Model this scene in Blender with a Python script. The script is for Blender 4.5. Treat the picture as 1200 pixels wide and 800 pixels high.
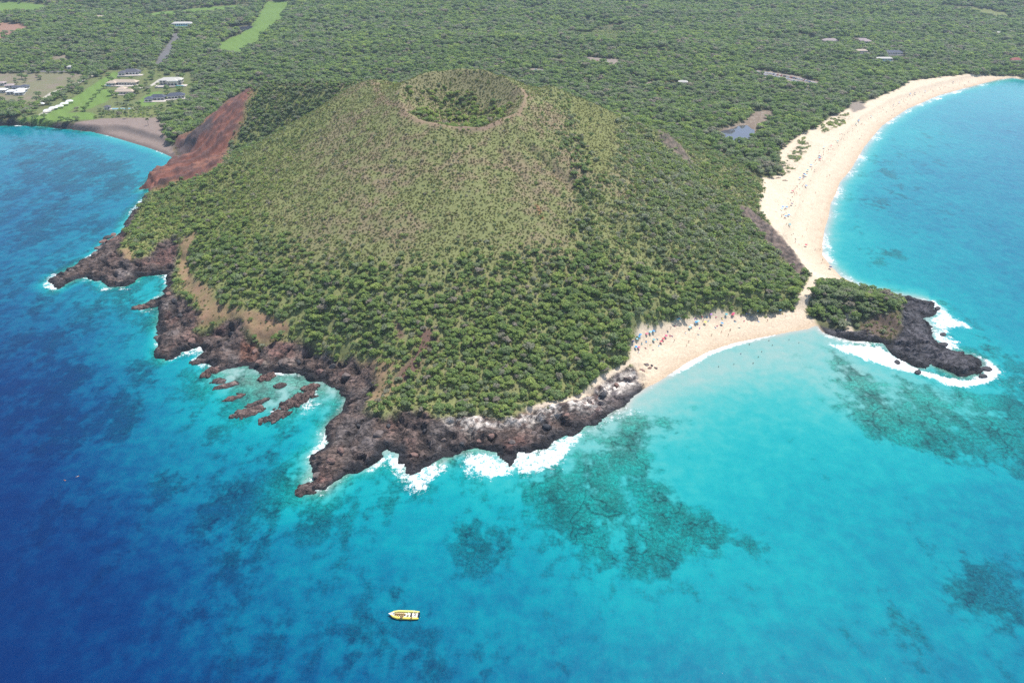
import bpy, bmesh, math, random
import numpy as np
from mathutils import Vector, Matrix

R = math.radians
sc = bpy.context.scene
for o in list(bpy.data.objects):
    bpy.data.objects.remove(o)

# ------------------------------------------------------------------ camera, sky, sun, exposure
CAM_H, CAM_PITCH, FPX = 240.0, R(33.0), 800.0        # metres, down-tilt, focal length in px of a 1200x800 frame
cam_d = bpy.data.cameras.new('camera')
cam = bpy.data.objects.new('camera', cam_d)
sc.collection.objects.link(cam)
cam.location = (0, 0, CAM_H)
cam.rotation_euler = (R(90) - CAM_PITCH, 0, 0)
cam_d.sensor_width = 36
cam_d.lens = 36 * FPX / 1200
cam_d.clip_start = 1
cam_d.clip_end = 20000
sc.camera = cam

SUN_EL, SUN_AZ = R(62), R(38)                          # azimuth from +Y towards +X
world = bpy.data.worlds.new('World')
sc.world = world
world.use_nodes = True
wn = world.node_tree.nodes
wl = world.node_tree.links
bg = wn['Background']
sky_n = wn.new('ShaderNodeTexSky')
sky_n.sky_type = 'NISHITA'
sky_n.sun_disc = False
sky_n.sun_elevation = SUN_EL
sky_n.sun_rotation = SUN_AZ
sky_n.air_density = 1.0
sky_n.dust_density = 1.0
wl.new(sky_n.outputs[0], bg.inputs[0])
bg.inputs[1].default_value = 0.13
sun_d = bpy.data.lights.new('sun', 'SUN')
sun_d.energy = 4.2
sun_d.angle = R(0.53)
sun_d.color = (1.0, 0.955, 0.89)
sun = bpy.data.objects.new('sun', sun_d)
sc.collection.objects.link(sun)
sv = Vector((math.sin(SUN_AZ) * math.cos(SUN_EL), math.cos(SUN_AZ) * math.cos(SUN_EL), math.sin(SUN_EL)))
sun.rotation_euler = sv.to_track_quat('Z', 'Y').to_euler()
sun.location = sv * 900
sc.view_settings.view_transform = 'Standard'
sc.view_settings.look = 'None'
sc.view_settings.exposure = 0.5
sc.view_settings.gamma = 1
sc.view_settings.use_curve_mapping = False
sc.cycles.max_bounces = 5
sc.cycles.diffuse_bounces = 3
sc.cycles.glossy_bounces = 2
sc.cycles.transmission_bounces = 2
sc.cycles.transparent_max_bounces = 6
sc.cycles.volume_bounces = 0
sc.cycles.caustics_reflective = False
sc.cycles.caustics_refractive = False
sc.cycles.sample_clamp_indirect = 4
sc.cycles.use_denoising = False

rng = np.random.default_rng(7)
random.seed(7)

# ------------------------------------------------------------------ helpers
COL = sc.collection
def link(o, parent=None):
    COL.objects.link(o)
    if parent is not None:
        o.parent = parent
    return o
def tag(o, label=None, cat=None, group=None, kind=None):
    if label: o['label'] = label
    if cat: o['category'] = cat
    if group: o['group'] = group
    if kind: o['kind'] = kind
    return o
def empty(name, loc=(0, 0, 0), rz=0.0):
    o = bpy.data.objects.new(name, None)
    o.empty_display_size = 0.2
    o.location = loc
    o.rotation_euler = (0, 0, rz)
    return link(o)
def mesh_np(name, verts, faces, smooth=False):
    me = bpy.data.meshes.new(name)
    v = np.asarray(verts, np.float32)
    f = np.asarray(faces, np.int32)
    k = f.shape[1]
    me.vertices.add(len(v)); me.vertices.foreach_set('co', v.ravel())
    me.loops.add(f.size); me.loops.foreach_set('vertex_index', f.ravel())
    me.polygons.add(len(f))
    me.polygons.foreach_set('loop_start', np.arange(0, f.size, k, dtype=np.int32))
    me.polygons.foreach_set('loop_total', np.full(len(f), k, np.int32))
    me.polygons.foreach_set('use_smooth', np.full(len(f), smooth, bool))
    me.update(calc_edges=True)
    return me
class MB:
    """collects boxes, prisms and tubes, builds one mesh object"""
    def __init__(self): self.v = []; self.f = []; self.m = []
    def add(self, vs, fs, mi=0):
        n = len(self.v); self.v += [tuple(p) for p in vs]
        self.f += [tuple(i + n for i in q) for q in fs]; self.m += [mi] * len(fs)
        return self
    def box(self, x0, x1, y0, y1, z0, z1, mi=0):
        return self.add([(x0,y0,z0),(x1,y0,z0),(x1,y1,z0),(x0,y1,z0),(x0,y0,z1),(x1,y0,z1),(x1,y1,z1),(x0,y1,z1)],
                        [(3,2,1,0),(4,5,6,7),(0,1,5,4),(1,2,6,5),(2,3,7,6),(3,0,4,7)], mi)
    def tube(self, pts, rad, n=8, mi=0, cap=True):
        pts = [Vector(p) for p in pts]
        if not hasattr(rad, '__len__'): rad = [rad] * len(pts)
        vs = []; fs = []
        for i, p in enumerate(pts):
            a = pts[max(i - 1, 0)]; b = pts[min(i + 1, len(pts) - 1)]
            d = (b - a).normalized()
            u = d.orthogonal().normalized() if abs(d.z) > .95 else d.cross(Vector((0, 0, 1))).normalized()
            w = d.cross(u)
            for k in range(n):
                t = 2 * math.pi * k / n
                vs.append(p + (u * math.cos(t) + w * math.sin(t)) * rad[i])
        for i in range(len(pts) - 1):
            for k in range(n):
                fs.append((i*n+k, i*n+(k+1) % n, (i+1)*n+(k+1) % n, (i+1)*n+k))
        if cap:
            fs.append(tuple(range(n))[::-1]); fs.append(tuple((len(pts)-1)*n + k for k in range(n)))
        return self.add(vs, fs, mi)
    def mesh(self, name, mats, smooth=False):
        me = bpy.data.meshes.new(name)
        me.from_pydata(self.v, [], self.f)
        for m in (mats if isinstance(mats, (list, tuple)) else [mats]): me.materials.append(m)
        me.polygons.foreach_set('material_index', self.m)
        me.polygons.foreach_set('use_smooth', [smooth] * len(self.f))
        me.update()
        return me
    def build(self, name, mats, parent=None, smooth=False):
        return link(bpy.data.objects.new(name, self.mesh(name, mats, smooth)), parent)

_rt = np.random.default_rng(11)
_perm = _rt.permutation(512).astype(np.int64)
_perm = np.concatenate([_perm, _perm])
_ang = _rt.random(512) * 2 * np.pi
_gx, _gy = np.cos(_ang), np.sin(_ang)
def pn(x, y, seed=0):
    xi = np.floor(x); yi = np.floor(y)
    xf = x - xi; yf = y - yi
    X = xi.astype(np.int64) & 511; Y = (yi.astype(np.int64) + seed * 37) & 511
    def g(a, b, dx, dy):
        h = _perm[_perm[(X + a) & 511] + ((Y + b) & 511)]
        return _gx[h] * dx + _gy[h] * dy
    u = xf*xf*xf*(xf*(xf*6-15)+10); v = yf*yf*yf*(yf*(yf*6-15)+10)
    a = g(0,0,xf,yf); b = g(1,0,xf-1,yf); c = g(0,1,xf,yf-1); d = g(1,1,xf-1,yf-1)
    return (a+(b-a)*u) + ((c+(d-c)*u) - (a+(b-a)*u))*v
def fbm(x, y, s, o=4, seed=0, gain=.5):
    r = 0; a = 1; t = 0
    for i in range(o):
        r = r + a * pn(x/s + 17.3*i, y/s - 9.1*i, seed+i); t += a; a *= gain; s *= .5
    return r / t * 1.6
def ridged(x, y, s, o=4, seed=0):
    r = 0; a = 1; t = 0
    for i in range(o):
        r = r + a * (1 - np.abs(pn(x/s + 7.7*i, y/s + 3.1*i, seed+i)) * 2.2); t += a; a *= .55; s *= .5
    return r / t
def sstep(a, b, x):
    t = np.clip((x - a) / (b - a), 0, 1)
    return t*t*(3-2*t)
def seg_dist(X, Y, P, closed=True):
    P = np.asarray(P, float); n = len(P)
    best = np.full(X.shape, 1e18)
    for i in range(n if closed else n-1):
        a = P[i]; b = P[(i+1) % n]; d = b-a; L = d@d + 1e-12
        t = np.clip(((X-a[0])*d[0] + (Y-a[1])*d[1]) / L, 0, 1)
        best = np.minimum(best, (X-a[0]-t*d[0])**2 + (Y-a[1]-t*d[1])**2)
    return np.sqrt(best)
def inside(X, Y, P):
    P = np.asarray(P, float); n = len(P); r = np.zeros(X.shape, bool)
    for i in range(n):
        a = P[i]; b = P[(i+1) % n]
        if a[1] == b[1]: continue
        c = ((a[1] > Y) != (b[1] > Y)) & (X < (b[0]-a[0])*(Y-a[1])/(b[1]-a[1]) + a[0])
        r ^= c
    return r
def sdf(X, Y, P):
    return np.where(inside(X, Y, P), 1, -1) * seg_dist(X, Y, P)

# survey: the bearing and depression of a point seen from the drone gives its place on a level of known height
cp, sp = math.cos(CAM_PITCH), math.sin(CAM_PITCH)
def ray(px, py):
    x, u = px - 600.0, 400.0 - py
    return x, FPX*cp + u*sp, -FPX*sp + u*cp
def G(px, py, z=0.0):
    x, y, k = ray(px, py)
    t = (z - CAM_H) / k
    return (x*t, y*t)
def proj(x, y, z):
    dz = z - CAM_H
    dep = y*cp - dz*sp
    up = y*sp + dz*cp
    return 600 + FPX*x/dep, 400 - FPX*up/dep, dep

# ------------------------------------------------------------------ coastline
coast_px = [(-420,150),(-150,141),(0,148),(30,147),(60,150),(85,152),(110,155),(130,160),(150,166),(170,172),(190,179),(207,187),
 (203,192),(192,199),(181,206),(163,224),(177,219),(170,232),(160,243),(147,260),(142,272),(128,280),(122,285),(115,293),(110,299),(90,310),(63,323),(55,333),(67,339),
 (80,332),(100,326),(117,330),(122,338),(143,337),(160,330),(167,323),(190,323),(197,321),(195,333),(187,347),(165,357),(170,364),(185,362),
 (183,380),(182,400),(183,417),(193,423),(213,413),(233,408),(240,413),(230,423),(247,428),(247,437),(257,437),(277,430),(290,430),(307,440),
 (320,437),(337,437),(357,443),(377,450),(397,457),(404,470),(397,483),(383,497),(377,510),(380,520),(363,537),(365,547),(357,563),(360,577),
 (380,577),(397,563),(413,552),(433,548),(447,537),(459,527),(466,543),(480,555),(497,547),(517,543),(533,533),(547,530),(563,528),(583,533),
 (598,547),(613,530),(630,528),(647,523),(653,513),(677,507),(697,497),(713,483),(733,477),(741,466),(757,454),(770,448),(784,439),(805,425),
 (830,412),(860,402),(895,395),(925,389),(948,385),(956,381),(965,390),(982,396),(1000,399),(1020,402),(1030,402),(1040,410),(1055,420),
 (1065,427),(1080,432),(1090,427),(1107,435),(1120,441),(1135,442),(1147,440),(1155,425),(1140,417),(1120,411),(1102,409),(1100,400),(1092,395),
 (1100,390),(1092,380),(1087,375),(1100,366),(1095,355),(1082,352),(1057,347),(1040,343),(1020,340),(1000,332),(985,324),(973,311),(964,299),
 (964,285),(966,270),(971,254),(973,240),(980,226),(984,214),(997,199),(1013,172),(1033,148),(1063,128),(1100,112),(1133,103),(1167,94),
 (1186,91),(1197,93),(1230,90),(1300,94),(1420,86),(1650,70)]
coast = [G(*p) for p in coast_px] + [(3600, 1400), (3600, 5200), (-3600, 5200), (-3600, 900)]
beach_px = [(130,160),(150,166),(170,172),(190,179),(205,186)]
beach_l = [G(*p) for p in beach_px]
beach_c = [G(*p) for p in [(760,453),(784,439),(805,425),(830,412),(860,402),(895,395),(925,389),(945,385)]]
beach_r = [G(*p) for p in [(985,324),(973,311),(964,299),(964,285),(966,270),(971,254),(973,240),(980,226),(984,214),(997,199),(1013,172),
                           (1033,148),(1063,128),(1100,112),(1133,103),(1167,94),(1186,91)]]

# ------------------------------------------------------------------ terrain heights on a world-aligned grid
def lin(*segs):
    out = [np.array([segs[0][0]])]
    for a, b, s in segs:
        n = max(1, int(round((b-a)/s))); out.append(np.linspace(a, b, n+1)[1:])
    return np.concatenate(out)
xs = lin((-1900,-660,9),(-660,-390,2.4),(-390,440,1.2),(440,900,2.6),(900,2300,9))
ys = lin((215,500,1.0),(500,770,1.8),(770,1200,2.5),(1200,2050,6),(2050,3400,30))
X, Y = np.meshgrid(xs, ys)                       # shape (ny, nx)
near_beach = np.minimum(np.minimum(seg_dist(X, Y, beach_l, False), seg_dist(X, Y, beach_c, False)), seg_dist(X, Y, beach_r, False))
bness = 1 - sstep(14, 42, near_beach)
wob = (1-bness) * (1 - sstep(900, 1300, Y))
WX = X + wob * (fbm(X, Y, 15, 4, 3) * 5.5)
WY = Y + wob * (fbm(X, Y, 15, 4, 9) * 5.5)
D = sdf(WX, WY, coast)                            # metres inland (+) or offshore (-)

CX, CY = -42.0, 590.0
dx, dy = X - CX, Y - CY
RR = np.hypot(dx, dy) + 1e-6
ca, sa = dx/RR, dy/RR
rim = 52 + 4*np.maximum(sa, 0) + 6*fbm(ca*40+300, sa*40, 34, 3, 21)
zrim = 101 + 10.5*sa - 1.5*ca + 3.2*fbm(ca*60, sa*60+99, 40, 3, 5)
rbase = 282 + 8*ca*(ca > 0) + 38*ca*(ca < 0)*1.0 + 12*np.maximum(-sa, 0) + 45*np.maximum(sa, 0)
t = np.clip((RR-rim)/(rbase-rim), 0, 1.2)
zflank = 7 + (zrim-7)*np.clip(1-t, 0, 1)**1.08
zflank = zflank - 3*np.exp(-((RR-rim)/9)**2)*(RR < rim)
q = np.clip(RR/rim, 0, 1)
zrim_in = 101 + 10.5*sa*q - 1.5*ca*q
zbowl = zrim_in + (zrim-101-10.5*sa+1.5*ca)*q**4 - 19*(1-q**2.0)**1.1
zcone = np.where(RR < rim, zbowl, zflank)
# rounded shoulder beside the crater and the ridge running to the collapsed red cliff
def ridge(P, Q, za, zb, slope):
    ax, ay = P; bx, by = Q; L = (bx-ax)**2 + (by-ay)**2
    tt = np.clip(((X-ax)*(bx-ax)+(Y-ay)*(by-ay))/L, 0, 1)
    d = np.hypot(X-ax-tt*(bx-ax), Y-ay-tt*(by-ay))
    return za + (zb-za)*tt - slope*(np.sqrt(d*d+14*14)-14)
def smax(a, b, k):
    h = np.clip(.5 + .5*(a-b)/k, 0, 1)
    return b + (a-b)*h + k*h*(1-h)
sh = ridge((-100, 628), (-134, 668), 99, 95, .52)
out_rim = sstep(.92, 1.15, RR/rim)
zc = np.where(RR < rim, zcone, 0) 
zhill = smax(zflank, np.where(out_rim > 0, sh - 40*(1-out_rim), -50), 10)
zhill = smax(zhill, ridge((-130, 658), (-248, 612), 97, 37, .56), 8)
zhill = smax(zhill, ridge((-172, 772), (-272, 806), 74, 63, .58), 9)
zhill = smax(zhill, ridge((-272, 806), (-372, 770), 63, 8, .80), 6)
zhill = smax(zhill, ridge((38, 636), (122, 641), 99, 61, .8), 10)
zhill = zhill - 17*np.exp(-((X+222)/48)**2 - ((Y-712)/40)**2)
zcone = np.where(RR < rim, zbowl, zhill)
# erosion gullies on the flanks
ang = np.arctan2(dy, dx)
flank = sstep(1.1, 1.8, RR/rim) * (1 - sstep(.8, 1.05, t))
gw = ang + .10*fbm(X, Y, 70, 3, 43)
gul = np.abs(pn(gw*7+50, RR*.006+1.5, 4)) + .5*np.abs(pn(gw*17+80, RR*.012, 8))
zcone = zcone + flank*(gul*2.2 - .7) + 1.8*fbm(X, Y, 34, 4, 40)*sstep(.9, 1.3, RR/rim)
g1 = np.exp(-((ang - math.atan2(470-590, 60+42))/.055)**2)
zcone = zcone - 4.5*g1*flank
zplain = 4.5 + .046*np.maximum(D-70, 0) + sstep(40, 250, D)*(8.5*fbm(X*.32, Y, 120, 3, 50) + 1.2*fbm(X, Y, 40, 3, 53)) + sstep(1150, 1700, Y)*14*fbm(X*.35, Y, 260, 3, 57)
zland = smax(zcone, np.where(RR < rim*1.6, -50, zplain), 5)
# headland knoll east of the cove
kx, ky = G(1038, 366, 11)
knoll = 12*np.exp(-(((X-kx)/34)**2 + ((Y-ky)/19)**2)) + 6*np.exp(-(((X-kx+45)/25)**2+((Y-ky-14)/14)**2))
zland = zland + knoll*sstep(185, 225, X)*(1-sstep(410, 440, Y))
hill_m = ((zcone > zplain + 1.5) & (D > 0) & ~((X > 200) & (Y < 425)) & (np.hypot(X+90, Y-620) < 335))
hill_m |= (D > 0) & (Y < 560) & ~((X > 205) & (Y < 425)) & (np.hypot(X+90, Y-620) < 430)
rockrise = np.where(D > 0, 2.5*(1-np.exp(-D/2.6)) + .12*D + .55*np.maximum(D-16, 0), -1.2 + .28*np.maximum(D, -16))
rockrise = np.where((X < -300) & (Y > 640), np.where(D > 0, 1.1*D + 1 + 2*np.maximum(D-60, 0), rockrise), rockrise)
beachrise = np.where(D > 0, 5.2*(1-np.exp(-D/42)) + .55*np.maximum(D-50, 0), .10*np.maximum(D, -30))
rise = rockrise*(1-bness) + beachrise*bness
Z = np.where(D > 0, np.minimum(zland, rise), rise)
Z = np.where((D > 0) & (bness < .05), -smax(-zland, -rise, 3), Z)
Z = np.where((D <= 0), np.minimum(rise, -.05), np.maximum(Z, .04*np.clip(D, 0, 4)))

def bil(A, x, y):
    x = np.clip(np.asarray(x, float), xs[0], xs[-1]-1e-6); y = np.clip(np.asarray(y, float), ys[0], ys[-1]-1e-6)
    i = np.clip(np.searchsorted(xs, x, 'right')-1, 0, len(xs)-2); j = np.clip(np.searchsorted(ys, y, 'right')-1, 0, len(ys)-2)
    u = (x-xs[i])/(xs[i+1]-xs[i]); v = (y-ys[j])/(ys[j+1]-ys[j])
    return A[j,i]*(1-u)*(1-v)+A[j,i+1]*u*(1-v)+A[j+1,i]*(1-u)*v+A[j+1,i+1]*u*v
_tt = np.concatenate([np.linspace(220, 900, 900), np.linspace(901, 3600, 900)])
def S(px, py):
    """surveyed point: where that line of sight first meets the land or the sea"""
    x, y, k = ray(px, py)
    n = math.sqrt(x*x+y*y+k*k)
    tt = _tt/n
    h = np.maximum(bil(Z, x*tt, y*tt), 0)
    h = np.where(y*tt < ys[0], 0, h)
    below = (CAM_H + k*tt) < h
    i = int(np.argmax(below)) if below.any() else len(tt)-1
    a, b = tt[max(i-1, 0)], tt[i]
    for _ in range(14):
        m = (a+b)/2
        if CAM_H + k*m < max(float(bil(Z, x*m, y*m)), 0): b = m
        else: a = m
    return x*b, y*b, max(float(bil(Z, x*b, y*b)), 0)
def SP(pts): return [S(*p)[:2] for p in pts]
def pmask(pts, soft=3.0, world=False):
    """soft 0..1 mask of a surveyed outline on the terrain grid"""
    P = np.array(pts if world else SP(pts))
    m = np.zeros(X.shape)
    i0, i1 = np.searchsorted(xs, [P[:,0].min()-soft*2, P[:,0].max()+soft*2]); j0, j1 = np.searchsorted(ys, [P[:,1].min()-soft*2, P[:,1].max()+soft*2])
    i0 = max(i0-1, 0); j0 = max(j0-1, 0); i1 += 1; j1 += 1
    x, y = X[j0:j1,i0:i1], Y[j0:j1,i0:i1]
    if x.size == 0: return m
    m[j0:j1,i0:i1] = sstep(-soft, soft, sdf(x, y, P) + soft*.8*fbm(x, y, soft*4, 2, 70))
    return m
def lmask(pts, w, soft=1.0):
    P = np.array(SP(pts)); m = np.zeros(X.shape); e = w+soft*2+4
    i0, i1 = np.searchsorted(xs, [P[:,0].min()-e, P[:,0].max()+e]); j0, j1 = np.searchsorted(ys, [P[:,1].min()-e, P[:,1].max()+e])
    x, y = X[j0:j1,i0:i1], Y[j0:j1,i0:i1]
    m[j0:j1,i0:i1] = 1 - sstep(w-soft, w+soft, seg_dist(x, y, P, False))
    return m

# surveyed outlines
rock_m = np.maximum(pmask([(197,330),(208,345),(222,352),(236,366),(228,386),(246,386),(268,372),(284,376),(290,396),(310,406),(345,398),(366,408),(390,420),(412,419),
   (437,430),(440,452),(424,482),(450,487),(477,477),(497,481),(510,490),(537,487),(563,485),(583,490),(603,488),(617,478),(640,474),(677,469),(703,446),(730,431),(750,428),
   (762,446),(740,482),(680,532),(600,575),(480,590),(350,605),(330,540),(350,500),(300,470),(220,445),(160,430),(150,345)], 2.5),
   pmask([(172,228),(164,246),(152,262),(147,278),(138,292),(150,305),(172,300),(188,282),(203,275),(212,285),(206,305),(202,330),(190,345),(120,350),(40,345),(40,315),(100,290),(140,245)], 2.5))
rock_m = np.maximum(rock_m, (X > 200)*(Y < 430)*pmask([(952,378),(975,384),(1003,388),(1018,385),(1032,398),(1045,398),(1056,385),(1058,366),(1054,349),(1040,345),(1060,338),(1180,360),(1190,470),(1080,450),(950,395)], 2))
soil_m = np.maximum(pmask([(216,276),(231,272),(219,308),(226,324),(250,340),(252,352),(300,365),(332,373),(340,386),(322,392),(322,403),(308,406),(285,384),(262,374),(240,383),(228,378),(236,362),(216,338),(206,312)], 2.5),
                    pmask([(412,424),(445,418),(470,425),(455,440),(470,455),(440,470),(428,478),(436,450)], 3)*.85)
soil_m = np.maximum(soil_m, pmask([(140,292),(150,290),(160,300),(152,312),(135,308)], 2))
knoll_m = pmask([(1005,382),(1018,372),(1033,364),(1052,368),(1058,384),(1046,396),(1020,392)], 2.5)
cove_m = pmask([(757,462),(745,432),(737,415),(741,398),(752,378),(765,381),(795,372),(815,371),(840,364),(870,367),(905,367),(937,363),(955,374),(960,382),(968,400),(900,450),(800,510),(745,480)], 2)
trail_m = np.maximum(lmask([(960,322),(948,338),(941,350),(938,364)], 4.0, 1.5), lmask([(620,478),(640,473),(660,470),(677,467),(690,458),(703,444),(718,436),(733,428),(745,420)], 1.5, .8))
trail_m = np.maximum(trail_m, lmask([(972,376),(968,366),(972,357)], 1.5, 1)*.8)
trail_m = np.maximum(trail_m, lmask([(996,388),(993,376),(992,370)], 2.2, 1)*.8)
bigb_px = [(965,330),(947,319),(928,294),(908,270),(890,247),(890,236),(894,222),(893,208),(913,206),(916,194),(912,181),(921,170),(938,157),(955,150),(966,142),(985,131),
   (1010,122),(1030,113),(1055,103),(1066,95),(1100,90.5),(1150,88),(1192,87.5),(1200,95),(1120,120),(1060,150),(1010,230),(1000,300),(985,330)]
bigb_m = pmask(bigb_px, 2.5)
dark_m = pmask([(40,152),(84,149),(98,142),(120,139),(150,137.5),(188,137),(190,150),(196,163),(202,172),(210,188),(190,185),(120,165),(50,158)], 2.5)
scar_m = pmask([(303,98),(298,112),(288,130),(284,148),(272,172),(262,192),(240,206),(215,212),(180,224),(158,230),(190,195),(206,183),(203,172),(220,158),(236,146),(262,124),(284,108)], 7)
scar_m = np.maximum(scar_m, (X < -300)*(Y > 640)*(Y < 760)*(D < 22)*(D > -8)*(D < 100)*(1-dark_m)*1.0*(X > -420)*(Y < 735))
rib_m = pmask([(866,241),(876,243),(900,263),(925,287),(946,317),(940,324),(914,302),(888,270),(868,252)], 2)
rib_m = np.maximum(rib_m, pmask([(766,152),(776,154),(800,174),(813,190),(808,194),(790,178),(772,164)], 2)*.9)
grassy = [pmask(p, 2.5) for p in ([(45,136),(60,128),(80,118),(100,105),(120,92),(133,84),(143,86),(128,98),(112,110),(98,120),(84,130),(70,136)],
   [(88,129),(98,117),(113,106),(130,104),(134,110),(124,120),(112,125),(98,130)], [(160,122),(166,114),(178,108),(190,107),(190,114),(182,123),(168,125)],
   [(20,141),(60,133),(100,131),(112,133),(112,140),(60,147)], [(120,132),(150,126),(188,124),(196,132),(180,138),(128,139)],
   [(255,61),(258,50),(282,40),(298,25),(308,10),(312,2),(338,2),(332,22),(312,40),(300,53),(278,64)],
   [(-40,2),(30,3),(62,7),(50,14),(-40,18)], [(150,19),(180,15),(240,9),(282,6),(280,12),(236,16),(190,20)],
   [(665,39),(700,35),(733,36),(736,44),(715,49),(680,45)], [(1085,4),(1120,8),(1160,11),(1186,17),(1180,23),(1150,18),(1105,9)])]
lawn_m = np.maximum.reduce(grassy[:4] + grassy[5:8]); mead_m = np.maximum.reduce([grassy[4]*.8, grassy[8], grassy[9]])
field_m = np.maximum(pmask([(-60,86),(60,86),(100,86),(96,95),(70,108),(48,122),(30,124),(0,119),(-60,118)], 3), pmask([(60,67),(80,64),(84,71),(66,75)], 3))
red_m = np.maximum(pmask([(-50,27),(28,28),(36,33),(20,42),(8,48),(-50,50)], 3), pmask([(690,68),(722,71),(724,75),(695,75)], 3)*.6)
road_m = np.maximum(lmask([(207,40),(206,47),(198,57),(192,66),(187,77)], 9, 2), lmask([(-40,83.5),(30,83.5),(60,84),(100,83)], 4, 1.2))
road_m = np.maximum(road_m, lmask([(-60,58),(0,48),(36,35)], 6, 2))
path_m = np.maximum(lmask([(20,126),(42,124),(50,116),(62,108),(80,102),(95,96),(108,89),(117,85)], 2.2, 1.2), lmask([(160,103),(172,103),(180,99),(188,93)], 3, 1.2))
path_m = np.maximum(path_m, lmask([(50,134),(60,128)], 4, 1.5))
mud_m = pmask([(836,157),(848,149),(870,143),(884,131),(900,129),(908,134),(900,142),(888,150),(882,160),(868,169),(852,166)], 3)
lot_m = pmask([(874,82),(890,82),(930,88),(962,97),(958,103),(925,98),(890,90)], 3)
clear_m = np.maximum.reduce([pmask([(683,66),(726,70),(724,78),(690,74)], 3), pmask([(752,96),(805,97),(805,103),(755,101)], 3), pmask([(622,80),(644,82),(640,88),(620,86)], 3),
   pmask([(992,120),(1010,118),(1015,127),(1000,132)], 3), pmask([(745,58),(782,60),(780,63),(746,61)], 3)])
scrubd_m = np.maximum(pmask([(915,206),(922,182),(942,160),(950,166),(940,186),(930,202)], 3), pmask([(960,152),(975,138),(994,131),(1000,137),(985,148),(966,157)], 3))

# level ground for the ponds
def level(m, extra=0.0):
    s = m > .5
    zz = float(np.percentile(Z[s], 25)) + extra
    return zz
pond_px = [(839,155),(847,151),(858,149),(868,146),(876,146),(880,151),(885,152),(882,158),(876,163),(868,168),(858,166),(849,161)]
pond_m = pmask(pond_px, 4)
pond_z = level(np.maximum(mud_m, pond_m))
Z = Z*(1-mud_m) + (pond_z+.5+.5*fbm(X, Y, 20, 2, 90))*mud_m
Z = Z*(1-pond_m) + (pond_z-1.0)*pond_m
gp_px = [(263,37),(270,32),(282,28.5),(297,27.5),(299,30),(293,34),(280,37.5)]
gpond_m = pmask(gp_px, 5); gpond_z = level(gpond_m)
Z = Z*(1-gpond_m) + (gpond_z-.8)*gpond_m

# lava relief
rk = rock_m * (D > 0)
rn = fbm(X, Y, 30, 3, 61)
flow = fbm(X + 9*rn, Y*1.9 + 6*rn, 26, 5, 62)
ledge = np.floor(flow*7)/7 + .35*(flow - np.floor(flow*7)/7)
crag = ridged(X + 4*rn, Y*1.3, 13, 5, 60)
cleft = sstep(.70, .86, ridged(X + 5*flow, Y + 5*rn, 26, 3, 68))
blocky = np.floor((fbm(X, Y, 5, 3, 66)+1)*4)/4
rock_hi = ledge*4.2 + (crag-.5)*1.6 + (blocky-1)*.9 - cleft*2.6 + (rng.random(X.shape)-.5)*.8
Z = Z + rk*sstep(0, 3, D)*rock_hi
sc_n = ridged(.78*X - .62*Y + 3*fbm(X, Y, 20, 3, 63), .20*(.62*X + .78*Y), 17, 5, 64)
Z = Z + scar_m*(D > 0)*sstep(0, 8, D)*((sc_n-.5)*13 + 1.2*fbm(X, Y, 7, 3, 172)) + rib_m*((ridged(X, Y, 12, 4, 65)-.5)*5)
Z = np.where(D > 0, np.maximum(Z, .03), Z)
sand_any = np.clip(cove_m + bigb_m + dark_m, 0, 1)*(D > -3)
Z = Z + sand_any*(D > 4)*.18*fbm(X, Y, 9, 3, 75)

# ------------------------------------------------------------------ ground colours (albedo)
def c3(*c): return np.array(c)
def blend(C, col, m):
    m = np.clip(m, 0, 1)[..., None]
    return C*(1-m) + np.asarray(col)*m
n1 = fbm(X, Y, 60, 4, 80); n2 = fbm(X, Y, 9, 3, 84); n3 = fbm(X, Y, 2.6, 2, 88); n4 = rng.random(X.shape)-.5
Cc = np.ones(X.shape+(3,))*c3(.105,.110,.052)
Cc = blend(Cc, (.15,.105,.065), sstep(.1,.6,n1+.5*n2)*.6)
grass = np.ones(X.shape+(3,))*c3(.188,.202,.082)
browny = sstep(-.25,.45, n1*.9 + n2*.7 + .15*n3)
upper = sstep(22, 60, Z)*sstep(-260, -120, X)*(1-sstep(60, 130, X))
grass = blend(grass, (.250,.182,.125), browny*(.25+.5*upper))
grass = blend(grass, (.200,.225,.070), sstep(-60,-240,X)*.0 + (1-sstep(-230,-110,X))*.55)
Cc = np.where(hill_m[...,None], grass, Cc)
patch_m = pmask([(668,128),(692,112),(718,124),(726,146),(722,170),(714,200),(700,214),(690,196),(680,164)], 5)
Cc = blend(Cc, (.175,.185,.070), patch_m)
bowl = (RR < rim)
Cc = np.where((bowl & (dy > 5))[...,None], blend(Cc, (.205,.175,.105), .6*np.ones(X.shape)), Cc)
rimline = np.exp(-((RR-rim-1.0-3*n2)/(1.6+1.6*np.maximum(-sa, 0)))**2)*sstep(-.1,.5,.15 + 1.2*fbm(X, Y, 22, 3, 33) + .6*(-sa) + .25*ca)
Cc = blend(Cc, (.26,.175,.125), rimline*.75)
tr2 = np.maximum(lmask([(437,92),(441,102),(446,112),(443,118)], 3.5, 2), lmask([(446,112),(455,120),(468,133),(478,138)], 2.5, 2))
Cc = blend(Cc, (.26,.17,.12), tr2*.7*sstep(-.3,.2,n2+n3))
Cc = blend(Cc, (.15,.11,.085), pmask([(534,149),(575,147),(562,156),(548,160),(538,155)], 4)*.6)
Cc = blend(Cc, (.30,.13,.07), lmask([(629,240),(633,249),(636,256)], 1.0, .8)*.8)
Cc = blend(Cc, (.24,.17,.11), pmask([(330,97),(360,99),(400,98),(402,103),(360,106),(335,104)], 6)*.6)
Cc = blend(Cc, (.27,.160,.105), soil_m*(.75+.35*n2))
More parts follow.
